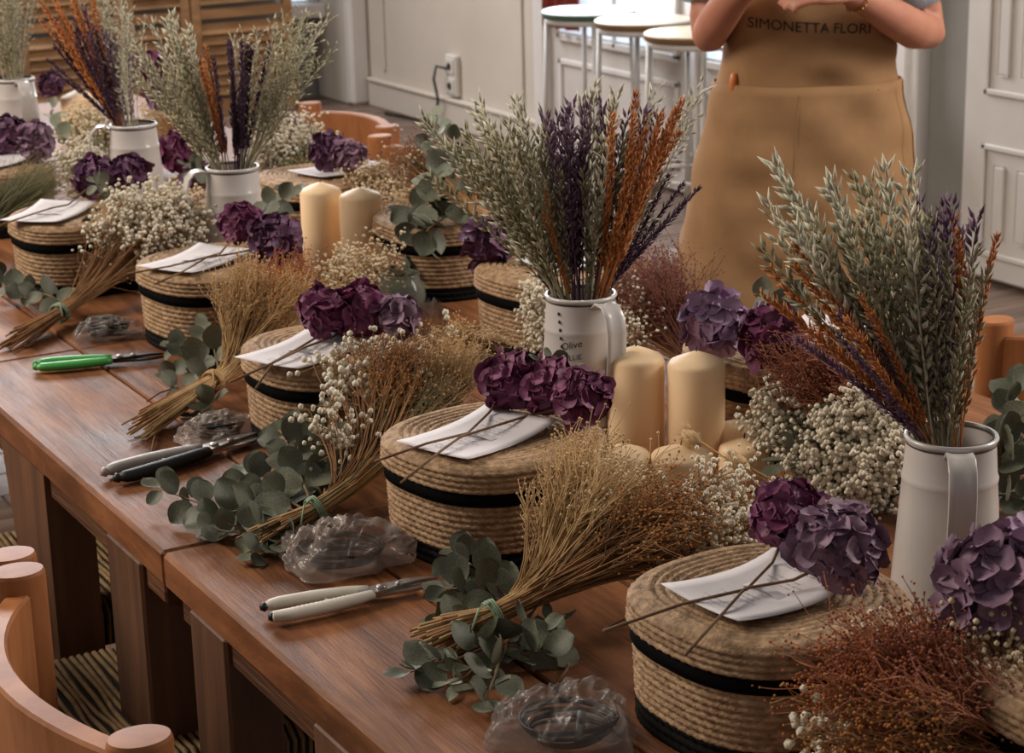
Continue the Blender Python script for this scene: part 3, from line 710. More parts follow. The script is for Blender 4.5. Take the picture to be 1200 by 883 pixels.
# ================================================================== CLIPPERS
def clippers(p_end, p_tip, z, mats, label, ribbed=False, open_=.012, flip=1):
    a = Vector((p_end.x, p_end.y, 0)); b = Vector((p_tip.x, p_tip.y, 0)); d = b-a; L = d.length; rz = math.atan2(d.y, d.x)
    t = thing('garden_clippers', label, 'clippers', (a.x, a.y, z), rz, 'garden clippers on the table edge')
    g1, g2, mtl = mats; S = L/.21
    def path(s):
        return [Vector((x*S, s*y*S, zz)) for x, y, zz in ((0, .012+open_, .011), (.02, .0155+open_, .011), (.06, .015+open_*.7, .011), (.10, .011+open_*.4, .011), (.125, .007, .011))]
    for s, gm in ((1, g1), (-1, g2)):
        m = MB(); pts = path(s); fine = []
        for i in range(len(pts)-1):
            for q in range(14 if ribbed and s*flip < 0 else 2): fine.append(pts[i].lerp(pts[i+1], q/(14 if ribbed and s*flip < 0 else 2)))
        fine.append(pts[-1]); n = len(fine)
        rad = [.0082*S*(.72+.45*math.sin(math.pi*min(1, .15+.8*i/n)))*(1+(.035*(-1)**i if ribbed and s*flip < 0 else 0)) for i in range(n)]; rad[0] *= .55
        m.tube(fine, rad, 12, flat=.8, upv=(0, 0, 1)); h = m.build('handle', gm, t)
        m = MB(); m.ball(pts[0]+Vector((.001, 0, 0)), .0062*S); m.build('handle_end', 'grip_black' if ribbed else gm, h)
    for s in (1, -1):    # jaws
        m = MB(); out = [(.112, -.010*s), (.112, .004*s), (.13, .010*s), (.15, .0105*s), (.17, .0125*s), (.19, .010*s), (.21, .001*s), (.19, .0015*s), (.165, -.001*s), (.145, -.007*s), (.128, -.0115*s)]
        z0 = .011+(.0 if s > 0 else -.0042); n = len(out)
        vs = [(x*S, y*S, z0) for x, y in out]+[(x*S, y*S, z0+.004) for x, y in out]
        fs = [tuple(range(n))[::-1], tuple(range(n, 2*n))]+[(i, (i+1) % n, n+(i+1) % n, n+i) for i in range(n)]
        m.add(vs, fs); m.build('blade', mtl, t, False)
    for xp, r in ((.138, .006), (.160, .0042)):
        m = MB(); m.lathe([(r*S, .015), (r*S, .0172), (r*.7*S, .018), (.0005, .018)], 16); o = m.build('pivot_bolt', 'steel', t); o.location = (xp*S, 0, 0)
    m = MB(); m.tube([(.06*S+.0*i+.012*S*math.cos(i*.0), (-.010+.020*i/14)*S, .011) for i in range(15)], .0022*S, 6); m.build('spring', mtl, t)
    return t

# ================================================================== PLASTIC BAGS
def bag(c, rx, ry, h, rz, label, seed, mt='plastic', coil=True):
    t = thing('plastic_bag', label, 'bag', (c.x, c.y, TZ+.001), rz, 'crumpled clear plastic bags')
    import bmesh
    bm = bmesh.new(); bmesh.ops.create_icosphere(bm, subdivisions=6, radius=1)
    so = Vector((seed*3.1, seed*1.7, 0))
    def ridge(q): return 1-2*abs(noise.noise(q))
    for v in bm.verts:
        d = v.co.normalized(); an = math.atan2(d.y, d.x)
        q = d*1.7+so; wv = Vector((noise.noise(q), noise.noise(q+Vector((9, 0, 0))), noise.noise(q+Vector((0, 9, 0)))))*.7
        cr = .55*ridge(d*1.6+so+wv)+.32*ridge(d*3.3+so*2+wv)+.16*ridge(d*7+so*3+wv)
        r = .80+.10*cr+.20*noise.noise(d*1.3+Vector((seed, 0, 5))); r *= 1+.14*math.sin(3*an+seed)+.09*math.sin(7*an+seed*2)
        z = max(0, d.z)**.8; zz = z*h*(.62+.55*cr)
        v.co = (d.x*r*rx*1.05, d.y*r*ry*1.05, max(.0003, zz+.004*(1-abs(d.z))*max(0, cr)))
    for f in bm.faces: f.smooth = True
    me = bpy.data.meshes.new('film'); bm.to_mesh(me); bm.free(); me.materials.append(M[mt])
    link('film', me, t)
    if coil:
        m = MB()
        for w in range(6):
            r = min(rx, ry)*(.50+.03*w); ph = random.random()*6
            m.tube([(r*1.25*math.cos(x_), r*math.sin(x_), .006+.0035*w+.002*math.sin(x_*2+ph)) for x_ in [2*math.pi*i/28 for i in range(29)]], .0018, 5)
        m.tube([(rx*.1, -ry*.55, .010), (rx*.16, 0, .028), (rx*.1, ry*.5, .012)], .005, 8, flat=.4); 
        o = m.build('wire_coil', 'wire_black', None); o.location = (c.x, c.y, TZ+.001); o.rotation_euler = (0, 0, rz)
        tag(o, 'coil of black florist wire inside '+label, 'wire', 'wire coils in bags')
    return t

# ================================================================== TABLE SETTINGS
BC = dict(A=(1.133, 1.519), B=(1.152, 2.112), C=(1.165, 2.60), D=(1.222, 3.20), E=(1.152, 3.72), F=(1.15, 4.32), G=(1.685, 2.235), H=(1.675, 2.83), I=(1.715, 3.30), J=(1.69, 3.80), K=tuple(P(1322, 790, LZ).xy))
BL = dict(A='straw basket with black ribbon, beside the tall white pitcher handle and the clear bag', B='straw basket with black ribbon beside the white handled clippers', C='straw basket with black ribbon beside the black and grey clippers', D='straw basket with black ribbon beside the green handled clippers',
          E='straw basket with black ribbon, half covered by baby\'s breath and eucalyptus', F='straw basket at the end of the row with grape purple hydrangeas', G='straw basket between the cream candles and pink brown dried flowers', H='straw basket behind the pitcher of oats, with plum hydrangea at its side', I='straw basket heaped with eucalyptus and brown berries', J='straw basket with a white card, behind the far pair of candles', K='straw basket at the table edge by the large dusky hydrangea')
for k, (x, y) in BC.items(): basket(x, y, BL[k], R({'A': 4, 'B': 10, 'C': 0, 'D': 6, 'H': 8}.get(k, 0)))
CL = dict(A=('white printed card on the basket by the tall pitcher', 5), B=('white printed card on the basket by the white clippers', 20), C=('white printed card on the basket by the black and grey clippers', 26), D=('white printed card on the basket nearest the green clippers', 30), E=('white printed card on the basket half covered by baby\'s breath', 46), F=('white card on the end basket under grape hydrangeas', 30), G=('white card under the plum and lilac hydrangeas', 20), H=('white card on the basket behind the pitcher of oats', 10), J=('white card on the basket behind the far candles', 15))
for k, (lb, an) in CL.items():
    x, y = BC[k]; dx = {'G': .05, 'H': .03, 'J': .03}.get(k, 0); cx_, cy_ = {'A': (1.121, 1.51), 'B': (1.12, 2.094), 'C': (1.10, 2.565), 'D': (1.177, 3.184), 'E': (1.091, 3.716)}.get(k, (x+dx, y-.005)); card(cx_, cy_, an, lb, curl=.011 if k == 'A' else .006)
def head(px, py, rad, mt, label, stem=None, zc=None, n=34):
    zc = zc or LZ+.045; p = P(px, py, zc); return hydrangea((p.x, p.y, zc-rad*.72), rad, mt, label, stem, n)
def st(*q): return [P(a, b, c) for a, b, c in q]
z1 = LZ+.012
head(925, 606, .038, 'petal_plum', 'plum hydrangea head, behind the dusky one, on the basket by the tall pitcher', st((905, 660, z1), (875, 691, z1), (800, 708, z1), (707, 740, z1-.01)), LZ+.06)
head(984, 643, .043, 'petal_dusk', 'large dusky mauve hydrangea head on the basket by the tall pitcher', st((930, 680, z1+.004), (873, 690, z1), (840, 727, z1), (803, 768, z1-.012)), LZ+.05, 38)
head(597, 446, .037, 'petal_plum', 'deep plum hydrangea head at the left of the three by the candles', st((572, 485, z1), (548, 508, z1), (500, 520, z1), (440, 541, z1-.008)))
head(645, 452, .036, 'petal_plum', 'deep plum hydrangea head, middle one of three by the candles', None)
head(683, 466, .037, 'petal_plum', 'deep plum hydrangea head touching the tall candle', st((620, 487, z1), (540, 512, z1), (515, 530, z1), (470, 566, z1-.012)))
head(382, 367, .040, 'petal_plum', 'plum hydrangea head beside the rusty broom on the basket', st((372, 395, z1), (352, 407, z1), (320, 425, z1), (300, 455, z1-.01)))
head(425, 366, .040, 'petal_plum', 'plum hydrangea head in front of the glass jar', st((390, 395, z1), (358, 407, z1), (310, 430, z1), (270, 448, z1-.006)))
head(467, 372, .032, 'petal_dusk', 'small dusky hydrangea head beside the glass jar', None)
head(283, 262, .038, 'petal_plum', 'plum hydrangea head on the basket in front of a small pitcher', st((258, 297, z1), (240, 302, z1), (200, 312, z1), (150, 321, z1)))
head(322, 280, .044, 'petal_grape', 'dark grape hydrangea head against the far pair of candles', st((275, 297, z1), (242, 302, z1), (215, 318, z1), (182, 333, z1-.006)))
head(112, 207, .042, 'petal_grape', 'grape hydrangea head beside the small handled pitcher', st((80, 240, z1), (60, 244, z1), (35, 252, z1), (0, 264, z1)))
head(150, 204, .040, 'petal_grape', 'grape hydrangea head in front of the small handled pitcher', None)
head(12, 160, .044, 'petal_grape', 'grape hydrangea head at the end of the table row', None)
head(42, 166, .040, 'petal_dusk', 'dusky hydrangea head next to pale eucalyptus near the far pitcher', None)
head(840, 380, .046, 'petal_lilac', 'pale lilac hydrangea head beside the plum one by the apron', None, LZ+.05)
head(905, 396, .044, 'petal_plum', 'magenta plum hydrangea head beside the pale lilac one', None, LZ+.05)
head(572, 283, .042, 'petal_grape', 'grape hydrangea head hanging off the basket behind the oats', None, LZ+.03)
head(578, 310, .036, 'petal_grape', 'lower grape hydrangea head at the side of the basket', None, LZ-.02)
head(385, 176, .040, 'petal_grape', 'grape hydrangea head before the curved back chair', None)
head(410, 184, .034, 'petal_dusk', 'dusky hydrangea head on the card before the curved back chair', None)
head(1163, 688, .054, 'petal_dusk', 'large dusky hydrangea head beside the tall pitcher base', None, LZ+.05, 40)
head(1198, 668, .046, 'petal_lilac', 'pale lilac hydrangea head at the table end basket', None, LZ+.06)
head(172, 82, .046, 'petal_plum', 'plum hydrangea head standing before the narrow shutter', None, LZ+.09)
head(190, 112, .040, 'petal_dusk', 'dusky hydrangea head under the plum one before the shutter', None, LZ+.06)
head(208, 178, .046, 'petal_plum', 'dark plum hydrangea between two small pitchers', None, LZ-.01)
head(228, 205, .036, 'petal_dusk', 'dusky pink hydrangea between two small pitchers, low down', None, TZ+.06)
head(60, 100, .034, 'petal_grape', 'dark grape hydrangea just behind the far pitcher', None, LZ+.02)
head(330, 150, .030, 'petal_plum', 'small plum hydrangea above the baby\'s breath near the chair', None, LZ+.03)

# ------------------------------------------------------------------ pitchers with stalks
JP = dict(A=(1.410, 1.572), B=(1.406, 2.318), C=(1.375, 3.495), D=(1.39, 4.075), E=(1.385, 4.91))
pA = pitcher(*JP['A'], -12-29+8, 'tall white enamel pitcher with its strap handle turned to the straw basket')
pB = pitcher(*JP['B'], 0, 'white enamel pitcher with dark lettering behind the pillar candles')
pC = pitcher(*JP['C'], -95, 'white enamel pitcher of green and plum stalks before the shutters')
pD = pitcher(*JP['D'], -108, 'white enamel pitcher with a round handle, holding amber and plum plumes')
pE = pitcher(*JP['E'], 0, 'white enamel pitcher holding pale sage stalks at the far table end')
def bouquet(k, label, groups, seed): return stalk_bouquet(*JP[k], label, groups, seed)
bouquet('A', 'sage oats with rust and purple stalks in the tall pitcher by the chair', [
    (14, 'oat_green', 'oat', -.13, .29, .06, .04, .0), (9, 'oat_pale', 'oat', -.165, .31, .045, .03, .0), (5, 'oat_orange', 'plume', -.175, .25, .02, .03, -.03), (7, 'oat_purple', 'plume', -.125, .20, .025, .03, -.06),
    (5, 'oat_orange', 'plume', -.12, .235, .02, .03, -.06), (14, 'oat_green', 'oat', -.06, .27, .06, .04, -.02), (5, 'oat_pale', 'oat', -.09, .33, .05, .02, .02), (9, 'oat_green', 'oat', -.03, .24, .03, .04, -.02),
    (8, 'oat_purple', 'oat', -.015, .285, .02, .02, -.01), (6, 'oat_orange', 'plume', .014, .24, .006, .07, -.02), (4, 'oat_green', 'oat', -.005, .20, .015, .05, -.03)], 1)
bouquet('B', 'grey green oats with plum, purple and amber stalks in the lettered pitcher', [
    (17, 'oat_green', 'oat', -.125, .23, .08, .04, .0), (9, 'oat_pale', 'oat', -.14, .26, .08, .03, .02), (6, 'oat_green', 'oat', -.05, .24, .03, .03, -.02), (9, 'oat_purple', 'oat', -.015, .265, .04, .02, .0), (4, 'oat_plum', 'plume', .0, .24, .04, .03, .04),
    (4, 'oat_pale', 'oat', .0, .29, .06, .02, .02), (8, 'oat_purple', 'oat', .065, .25, .03, .03, -.01), (6, 'oat_green', 'oat', .04, .20, .03, .05, -.03), (14, 'oat_orange', 'plume', .105, .275, .03, .04, -.03), (4, 'oat_pale', 'wispy', .12, .29, .03, .03, .0), (3, 'oat_orange', 'plume', -.04, .17, .02, .03, -.03),
    (5, 'oat_plum', 'plume', .135, .16, .02, .02, .0), (2, 'oat_plum', 'plume', -.10, .13, .02, .02, -.03)], 2)
bouquet('C', 'sage green and plum stalks in the pitcher before the wide shutter', [
    (15, 'oat_green', 'oat', -.085, .22, .06, .05, .0), (7, 'oat_pale', 'oat', -.09, .28, .05, .03, .0), (4, 'oat_orange', 'plume', -.02, .22, .02, .04, .0), (13, 'oat_plum', 'plume', .05, .22, .04, .04, -.02), (5, 'oat_pale', 'wispy', .05, .26, .04, .03, .02), (12, 'oat_green', 'wispy', .13, .25, .05, .04, .0), (4, 'oat_pale', 'wispy', .15, .28, .03, .03, .0)], 3)
bouquet('D', 'amber and dark plum plumes leaning out of the round handled pitcher', [
    (9, 'oat_orange', 'plume', -.15, .26, .05, .05, .0), (7, 'oat_plum', 'plume', -.14, .18, .05, .04, -.02), (6, 'oat_plum', 'plume', -.09, .22, .04, .04, .0), (8, 'oat_orange', 'plume', -.08, .26, .04, .04, .02), (7, 'oat_purple', 'oat', -.04, .23, .03, .04, -.01), (9, 'oat_pale', 'wispy', -.06, .29, .07, .03, .02), (6, 'oat_pale', 'wispy', -.01, .22, .02, .06, .0)], 4)
bouquet('E', 'pale sage dried stalks in the far pitcher', [(16, 'oat_green', 'oat', -.01, .22, .06, .05, .0), (14, 'oat_pale', 'wispy', .0, .26, .08, .05, .0), (3, 'oat_green', 'plume', .03, .16, .02, .03, -.02)], 5)

# lettering on the pitcher
def text_mesh(txt, size):
    c = bpy.data.curves.new('t', 'FONT'); c.body = txt; c.size = size; c.resolution_u = 3
    o = bpy.data.objects.new('t', c); COL.objects.link(o); bpy.context.view_layer.update()
    me = bpy.data.meshes.new_from_object(o.evaluated_get(bpy.context.evaluated_depsgraph_get())); bpy.data.objects.remove(o); return me
def jug_text(txt, size, ang0, zc, tilt, nm):
    me = text_mesh(txt, size); xs_ = [v.co.x for v in me.vertices]; w = (max(xs_)+min(xs_))/2
    for v in me.vertices:
        x, z = v.co.x-w, zc+v.co.y+tilt*(v.co.x-w); r = jrad(z)+.0005; a = ang0+x/r; v.co = (r*math.cos(a), r*math.sin(a), z)
    me.materials.append(M['ink']); link(nm, me, pB)
FA = math.atan2(-math.cos(YAW), -math.sin(YAW))     # angle facing the camera
jug_text('Olive', .014, FA-.30, .169, .22, 'lettering'); jug_text('OLLIE', .0105, FA-.28, .153, .16, 'lettering')
m = MB()
for q in range(9):
    a = FA-.70+q*.03; z = .215-q*.011; r = jrad(z)+.001; m.ball((r*math.cos(a), r*math.sin(a), z), .0018, 0, 1.6)
m.build('painted_sprig', 'ink', pB)

# ------------------------------------------------------------------ candles
p = P(745, 405, .935); candle(p.x, p.y, .0385, .160, 'tall cream pillar candle beside the plum hydrangeas')
p = P(816, 411, .935); candle(p.x, p.y, .0385, .160, 'tall cream pillar candle with its right side to the short candles')
p = P(730, 520, .845); candle(p.x, p.y, .036, .072, 'short cream candle before the tall one nearest the hydrangeas', .012)
p = P(798, 521, .845); candle(p.x, p.y, .040, .072, 'short wide cream candle in front of both tall candles', .012)
p = P(866, 490, .84); candle(p.x, p.y, .030, .068, 'small cream candle behind another, beside the straw basket', .010)
p = P(872, 513, .825); candle(p.x, p.y, .034, .054, 'small cream candle next to the bunny tail grass', .010)
p = P(375, 213, .935); candle(p.x, p.y, .040, .160, 'far cream pillar candle beside the grape hydrangea')
p = P(422, 219, .935); candle(p.x, p.y, .041, .160, 'far cream pillar candle beside the basket of eucalyptus')
p = P(92, 104, .90); candle(p.x, p.y, .050, .120, 'wide cream candle by the far pitcher and shutters', .018)

# ------------------------------------------------------------------ glass jar
p = P(470, 366, TZ); t = thing('glass_jar', 'low clear glass jar behind the plum hydrangeas', 'jar', (p.x, p.y, TZ))
m = MB(); m.lathe([(.001, .003), (.030, .003), (.040, .012), (.044, .030), (.042, .050), (.034, .062), (.033, .070)], 32); m.lathe([(.035, .070), (.036, .060), (.044, .050), (.046, .030), (.042, .009), (.032, 0), (.001, 0)], 32); m.build('glass', 'jar_glass', t)
m = MB(); m.lathe([(.033, .069), (.0335, .072), (.0355, .072), (.036, .069)], 32); m.build('rim', 'jar_glass', t)

# ------------------------------------------------------------------ clippers and bags
clippers(P(42, 436, TZ), P(192, 424, TZ), TZ, ('grip_green', 'grip_green', 'steel_dark'), 'clippers with bright green handles lying near the table edge', open_=.0)
clippers(P(130, 566, TZ), P(312, 517, TZ), TZ, ('grip_grey', 'grip_black', 'steel'), 'clippers with one black and one grey handle beside eucalyptus', open_=.002)
clippers(P(314, 728, TZ), P(514, 690, TZ), TZ, ('grip_white', 'grip_white', 'steel'), 'clippers with pale ribbed handles lying by the crumpled bag', True, .004)
bag(P(402, 662, TZ), .088, .062, .055, -YAW, 'clear crumpled bag beside the pale ribbed clippers', 1, 'plastic_milky')
bag(P(258, 513, TZ), .070, .045, .036, -YAW+.2, 'clear crumpled bag beside the black and grey clippers', 2, 'plastic_milky')
bag(P(127, 395, TZ), .062, .046, .034, -YAW+.1, 'clear crumpled bag near the green clippers', 3)
bag(P(667, 866, TZ), .080, .060, .052, -YAW, 'clear glossy bag in front of the tied broom bouquet', 4)
bag(P(505, 402, TZ), .036, .034, .075, -YAW, 'small clear bag standing behind the rusty broom', 5, 'plastic', False)

# ------------------------------------------------------------------ tied dried bunches
zt = TZ+.10
def tp(x, y, z): return P(x, y, z)
bunch('big tied bunch of tan and rust broom with baby\'s breath, by the clear glossy bag', tp(512, 752, .785), tp(578, 722, .80), [
    (80, tp(682, 540, .91), .035, .03, .04, 'stem_tan', 'head_tan', 'broom'), (80, tp(722, 575, .90), .05, .03, .05, 'stem_tan', 'head_cream', 'broom'), (70, tp(775, 600, .89), .05, .025, .05, 'stem_brown', 'head_orange', 'rust'),
    (50, tp(845, 592, .88), .045, .035, .04, 'stem_brown', 'head_white', 'curl'), (60, tp(805, 632, .86), .06, .025, .04, 'stem_brown', 'head_tan', 'broom'), (50, tp(668, 590, .88), .04, .035, .05, 'stem_tan', 'head_tan', 'broom'), (24, tp(850, 625, .86), .04, .02, .03, 'stem_brown', 'head_white', 'gyp')], 11)
bunch('tied bunch of white berries and rusty broom beside the black and grey clippers', tp(312, 634, .778), tp(370, 598, .80), [
    (26, tp(415, 425, 0.905), .05, .03, .03, 'stem_brown', 'head_white', 'berry'), (12, tp(395, 500, 0.865), .03, .04, .02, 'stem_brown', 'head_white', 'berry'), (60, tp(470, 430, 0.905), .05, .03, .04, 'stem_brown', 'head_orange', 'rust'), (80, tp(535, 420, 0.895), .05, .02, .04, 'stem_tan', 'head_tan', 'broom'), (60, tp(500, 470, 0.865), .06, .03, .04, 'stem_green', 'head_tan', 'broom'), (10, tp(490, 385, 0.925), .05, .01, .02, 'stem_brown', 'head_white', 'berry')], 12)
bunch('tied bunch of golden broom with rust tips beside the green clippers', tp(172, 500, .775), tp(250, 447, .795), [
    (110, tp(288, 345, .90), .04, .035, .04, 'stem_tan', 'head_tan', 'broom'), (80, tp(330, 345, .90), .05, .035, .05, 'stem_tan', 'head_orange', 'rust'), (50, tp(335, 318, .90), .045, .02, .04, 'stem_rust', 'head_rust', 'rust'), (40, tp(405, 312, .90), .05, .035, .04, 'stem_tan', 'head_cream', 'curl'), (20, tp(435, 300, .90), .04, .03, .04, 'stem_brown', 'head_cream', 'curl')], 13, tie_col='stem_tan')
bunch('tied bunch of baby\'s breath leaning on the basket near the table edge', tp(16, 402, .772), tp(70, 367, .785), [
    (110, tp(180, 262, 0.900), .09, .06, .05, 'stem_brown', 'head_white', 'gyp'), (50, tp(225, 255, 0.890), .05, .05, .04, 'stem_brown', 'head_cream', 'gyp'), (40, tp(140, 300, 0.850), .05, .03, .03, 'stem_brown', 'head_cream', 'broom')], 14)
bunch('bunch of dark green dried grass at the far end of the near row', tp(-70, 320, .80), tp(-30, 280, .83), [
    (150, tp(35, 222, .90), .07, .05, .06, 'stem_green', 'head_tan', 'grass'), (30, tp(50, 205, .86), .05, .03, .05, 'stem_brown', 'head_lilac', 'broom')], 15, tied=False)
bunch('big bunch of rust red dried flowers at the near basket', tp(1330, 985, .79), tp(1260, 930, .81), [
    (130, tp(1035, 800, .885), .065, .045, .05, 'stem_rust', 'head_rust', 'rust'), (130, tp(1095, 805, .885), .08, .045, .06, 'stem_rust', 'head_red', 'rust'), (60, tp(1030, 862, .86), .06, .03, .05, 'stem_brown', 'head_orange', 'rust'), (40, tp(1180, 775, .89), .04, .03, .04, 'stem_tan', 'head_cream', 'curl'), (12, tp(950, 862, .84), .03, .02, .02, 'stem_tan', 'head_white', 'berry'), (10, tp(1085, 745, .90), .05, .01, .02, 'stem_tan', 'head_white', 'curl')], 16, tied=False)
bunch('bunch of pink brown dried flowers and baby\'s breath between the straw basket and tall pitcher', tp(1120, 600, .775), tp(1085, 575, .785), [
    (130, tp(965, 428, .93), .075, .05, .05, 'stem_rust', 'head_red', 'rust'), (90, tp(1020, 515, .85), .07, .06, .05, 'stem_green', 'head_white', 'gyp'), (60, tp(1000, 560, .805), .07, .03, .04, 'stem_green', 'head_white', 'gyp'), (30, tp(905, 495, .85), .03, .04, .03, 'stem_green', 'head_white', 'gyp'), (14, tp(935, 440, .89), .02, .05, .02, 'stem_tan', 'head_white', 'curl')], 17, tied=False)
bunch('bunch of dark rust flowers behind the pillar candles', tp(850, 470, .775), tp(820, 440, .79), [
    (120, tp(770, 350, .88), .07, .06, .05, 'stem_red', 'head_red', 'rust'), (50, tp(760, 320, .89), .05, .04, .05, 'stem_brown', 'head_lilac', 'rust'), (24, tp(735, 375, .85), .025, .05, .03, 'stem_brown', 'head_white', 'curl')], 18, tied=False)
bunch('white sprigs tucked beside the lettered pitcher', tp(700, 440, .775), tp(680, 420, .785), [(26, tp(636, 372, .85), .02, .05, .03, 'stem_green', 'head_white', 'gyp')], 19, tied=False)
bunch('brown berries heaped on the basket of eucalyptus', tp(600, 270, .93), tp(570, 255, .935), [
    (50, tp(490, 190, .98), .06, .035, .04, 'stem_brown', 'head_red', 'rust'), (20, tp(500, 185, .98), .06, .04, .04, 'stem_brown', 'head_cream', 'curl'), (16, tp(540, 215, .96), .04, .03, .04, 'stem_brown', 'head_rust', 'rust')], 20, tied=False, zmin=LZ+.01)
bunch('cream curly dried flowers in front of the curved back chair', tp(520, 260, .80), tp(500, 245, .83), [
    (60, tp(440, 215, .89), .07, .03, .04, 'stem_tan', 'head_cream', 'curl'), (26, tp(470, 270, .85), .03, .05, .04, 'stem_tan', 'head_cream', 'curl')], 21, tied=False)
bunch('dense white baby\'s breath below the dark plum stalks', tp(420, 240, .80), tp(400, 230, .82), [
    (110, tp(338, 172, .90), .08, .05, .05, 'stem_green', 'head_white', 'gyp'), (20, tp(330, 150, .93), .06, .02, .04, 'stem_brown', 'head_lilac', 'curl')], 22, tied=False)
bunch('white baby\'s breath around the round handled pitcher', tp(150, 250, .78), tp(140, 240, .79), [
    (60, tp(112, 155, .87), .06, .05, .05, 'stem_green', 'head_cream', 'gyp'), (50, tp(90, 195, .84), .05, .04, .05, 'stem_green', 'head_white', 'gyp')], 23, tied=False)
bunch('cream dried flowers behind the round handled pitcher', tp(250, 210, .78), tp(235, 200, .79), [
    (70, tp(190, 140, .88), .06, .04, .05, 'stem_tan', 'head_cream', 'curl'), (20, tp(205, 150, .88), .03, .03, .03, 'stem_brown', 'head_orange', 'rust')], 24, tied=False)
bunch('sparse pale flower sprays over the basket of candles', tp(560, 400, .78), tp(540, 395, .79), [(30, tp(530, 395, .83), .04, .02, .03, 'stem_tan', 'head_tan', 'broom'), (12, tp(575, 398, .82), .02, .015, .02, 'stem_tan', 'head_cream', 'broom')], 25, tied=False)

# ------------------------------------------------------------------ eucalyptus
EU = [
 # under the big broom bunch
 ('round eucalyptus sprig under the big tied broom bunch', [(600,715,.79),(560,690,.80),(520,690,.79)], 6, .048, 1), ('eucalyptus sprig pointing at the table edge under the broom bunch', [(610,740,.78),(545,770,.785),(480,788,.775)], 7, .046, 2),
 ('eucalyptus sprig reaching towards the glossy clear bag', [(600,745,.78),(580,790,.78),(570,822,.77)], 5, .044, 3), ('eucalyptus sprig turned to the straw basket under the broom', [(590,755,.78),(630,765,.78),(655,755,.775)], 5, .042, 4),
 ('eucalyptus sprig below the basket with the pale clippers', [(600,705,.80),(560,665,.81),(530,652,.79)], 6, .044, 5), ('short eucalyptus sprig below the twine tie', [(580,745,.78),(540,740,.785),(515,735,.78)], 5, .046, 6),
 # bunch by the grey clippers
 ('long eucalyptus sprig across the black and grey clippers', [(345,600,.785),(260,600,.785),(185,572,.79)], 8, .048, 7), ('eucalyptus sprig leaning on the basket with the black clippers', [(365,590,.80),(345,540,.82),(330,505,.82)], 6, .050, 8),
 ('eucalyptus sprig under the white berries', [(380,585,.80),(385,530,.82),(372,488,.83)], 6, .050, 9), ('eucalyptus sprig along the table edge by the crumpled bag', [(350,615,.78),(290,625,.78),(240,622,.775)], 7, .046, 10),
 ('eucalyptus sprig over the middle of the leaf pile', [(360,600,.79),(320,575,.80),(285,555,.79)], 6, .048, 11), ('eucalyptus sprig hanging below the tied bunch of white berries', [(365,610,.78),(330,635,.78),(300,650,.77)], 5, .042, 12), ('eucalyptus sprig beside the tie of white berries', [(390,600,.78),(370,560,.80),(350,535,.81)], 6, .05, 26),
 # bunch by the green clippers
 ('eucalyptus sprig at the green clippers\' blades', [(255,448,.79),(228,425,.80),(200,408,.80)], 5, .046, 13), ('eucalyptus sprig by the basket nearest the green clippers', [(258,440,.80),(250,405,.82),(240,385,.82)], 5, .044, 14),
 ('eucalyptus sprig under the golden broom tie', [(248,458,.78),(220,462,.78),(195,445,.785)], 5, .042, 15), ('small eucalyptus sprig under the golden broom', [(255,460,.775),(245,478,.775),(225,490,.77)], 4, .036, 16),
 # far left
 ('eucalyptus sprig under the tied baby\'s breath', [(85,360,.79),(55,345,.80),(30,342,.79)], 5, .044, 17), ('eucalyptus sprig on the side of the baby\'s breath basket', [(120,300,.84),(98,275,.87),(85,255,.88)], 5, .044, 18),
 ('dark eucalyptus sprig at the near end of the grass bunch', [(40,355,.78),(15,340,.79),(-5,325,.80)], 5, .044, 19), ('eucalyptus leaves on the grape hydrangeas', [(140,240,.90),(125,225,.93),(112,215,.94)], 3, .044, 20), ('eucalyptus sprig low against the baby\'s breath basket', [(110,335,.78),(90,320,.80),(70,305,.82)], 5, .044, 27),
 # right row
 ('eucalyptus sprig in the white baby\'s breath', [(1010,490,.86),(955,508,.85),(915,545,.82)], 6, .050, 21), ('eucalyptus sprig above the lilac hydrangea', [(860,372,.93),(905,352,.95),(950,358,.95)], 5, .046, 22),
 ('eucalyptus sprig upright behind the tall pitcher', [(1165,575,.80),(1178,500,.86),(1190,455,.90)], 6, .055, 23), ('eucalyptus sprig spreading from behind the tall pitcher to the table edge', [(1150,560,.80),(1180,530,.84),(1215,500,.86)], 6, .055, 24), ('low eucalyptus sprig behind the tall pitcher', [(1140,585,.77),(1175,580,.78),(1195,585,.78)], 4, .045, 25), ('single eucalyptus sprig under the baby\'s breath by the tall pitcher', [(1080,560,.775),(1058,575,.775),(1045,585,.77)], 2, .04, 28),
 # basket of eucalyptus
 ('broad eucalyptus sprig hanging down the basket of berries', [(520,255,.92),(500,270,.90),(480,320,.80)], 6, .058, 29), ('eucalyptus sprig rising by the wall socket', [(535,240,.94),(510,200,.98),(500,150,1.02)], 5, .056, 30),
 ('eucalyptus sprig between berries and oats', [(545,240,.94),(540,195,.98),(530,160,1.02)], 5, .056, 31), ('eucalyptus sprig beside the far candles', [(520,250,.92),(485,245,.92),(462,275,.86)], 6, .054, 32), ('eucalyptus sprig lying over the basket lid', [(565,260,.92),(540,240,.93),(510,245,.92)], 5, .056, 33), ('low eucalyptus sprig between the candles and basket', [(500,330,.79),(470,320,.81),(455,345,.79)], 5, .05, 34),
 # others
 ('eucalyptus leaves over the lettered pitcher', [(690,446,.90),(662,432,.91),(635,424,.92)], 3, .034, 35), ('eucalyptus sprig above the dark grape hydrangea', [(295,262,.92),(320,240,.95),(345,225,.96)], 4, .046, 36), ('eucalyptus leaves between two small pitchers', [(255,215,.84),(235,200,.86),(220,195,.87)], 4, .044, 37)]
for lb, q, n, sz, sd in EU: sprig([P(*a) for a in q], lb, n, sz, 'leaf_euc', True, sd)
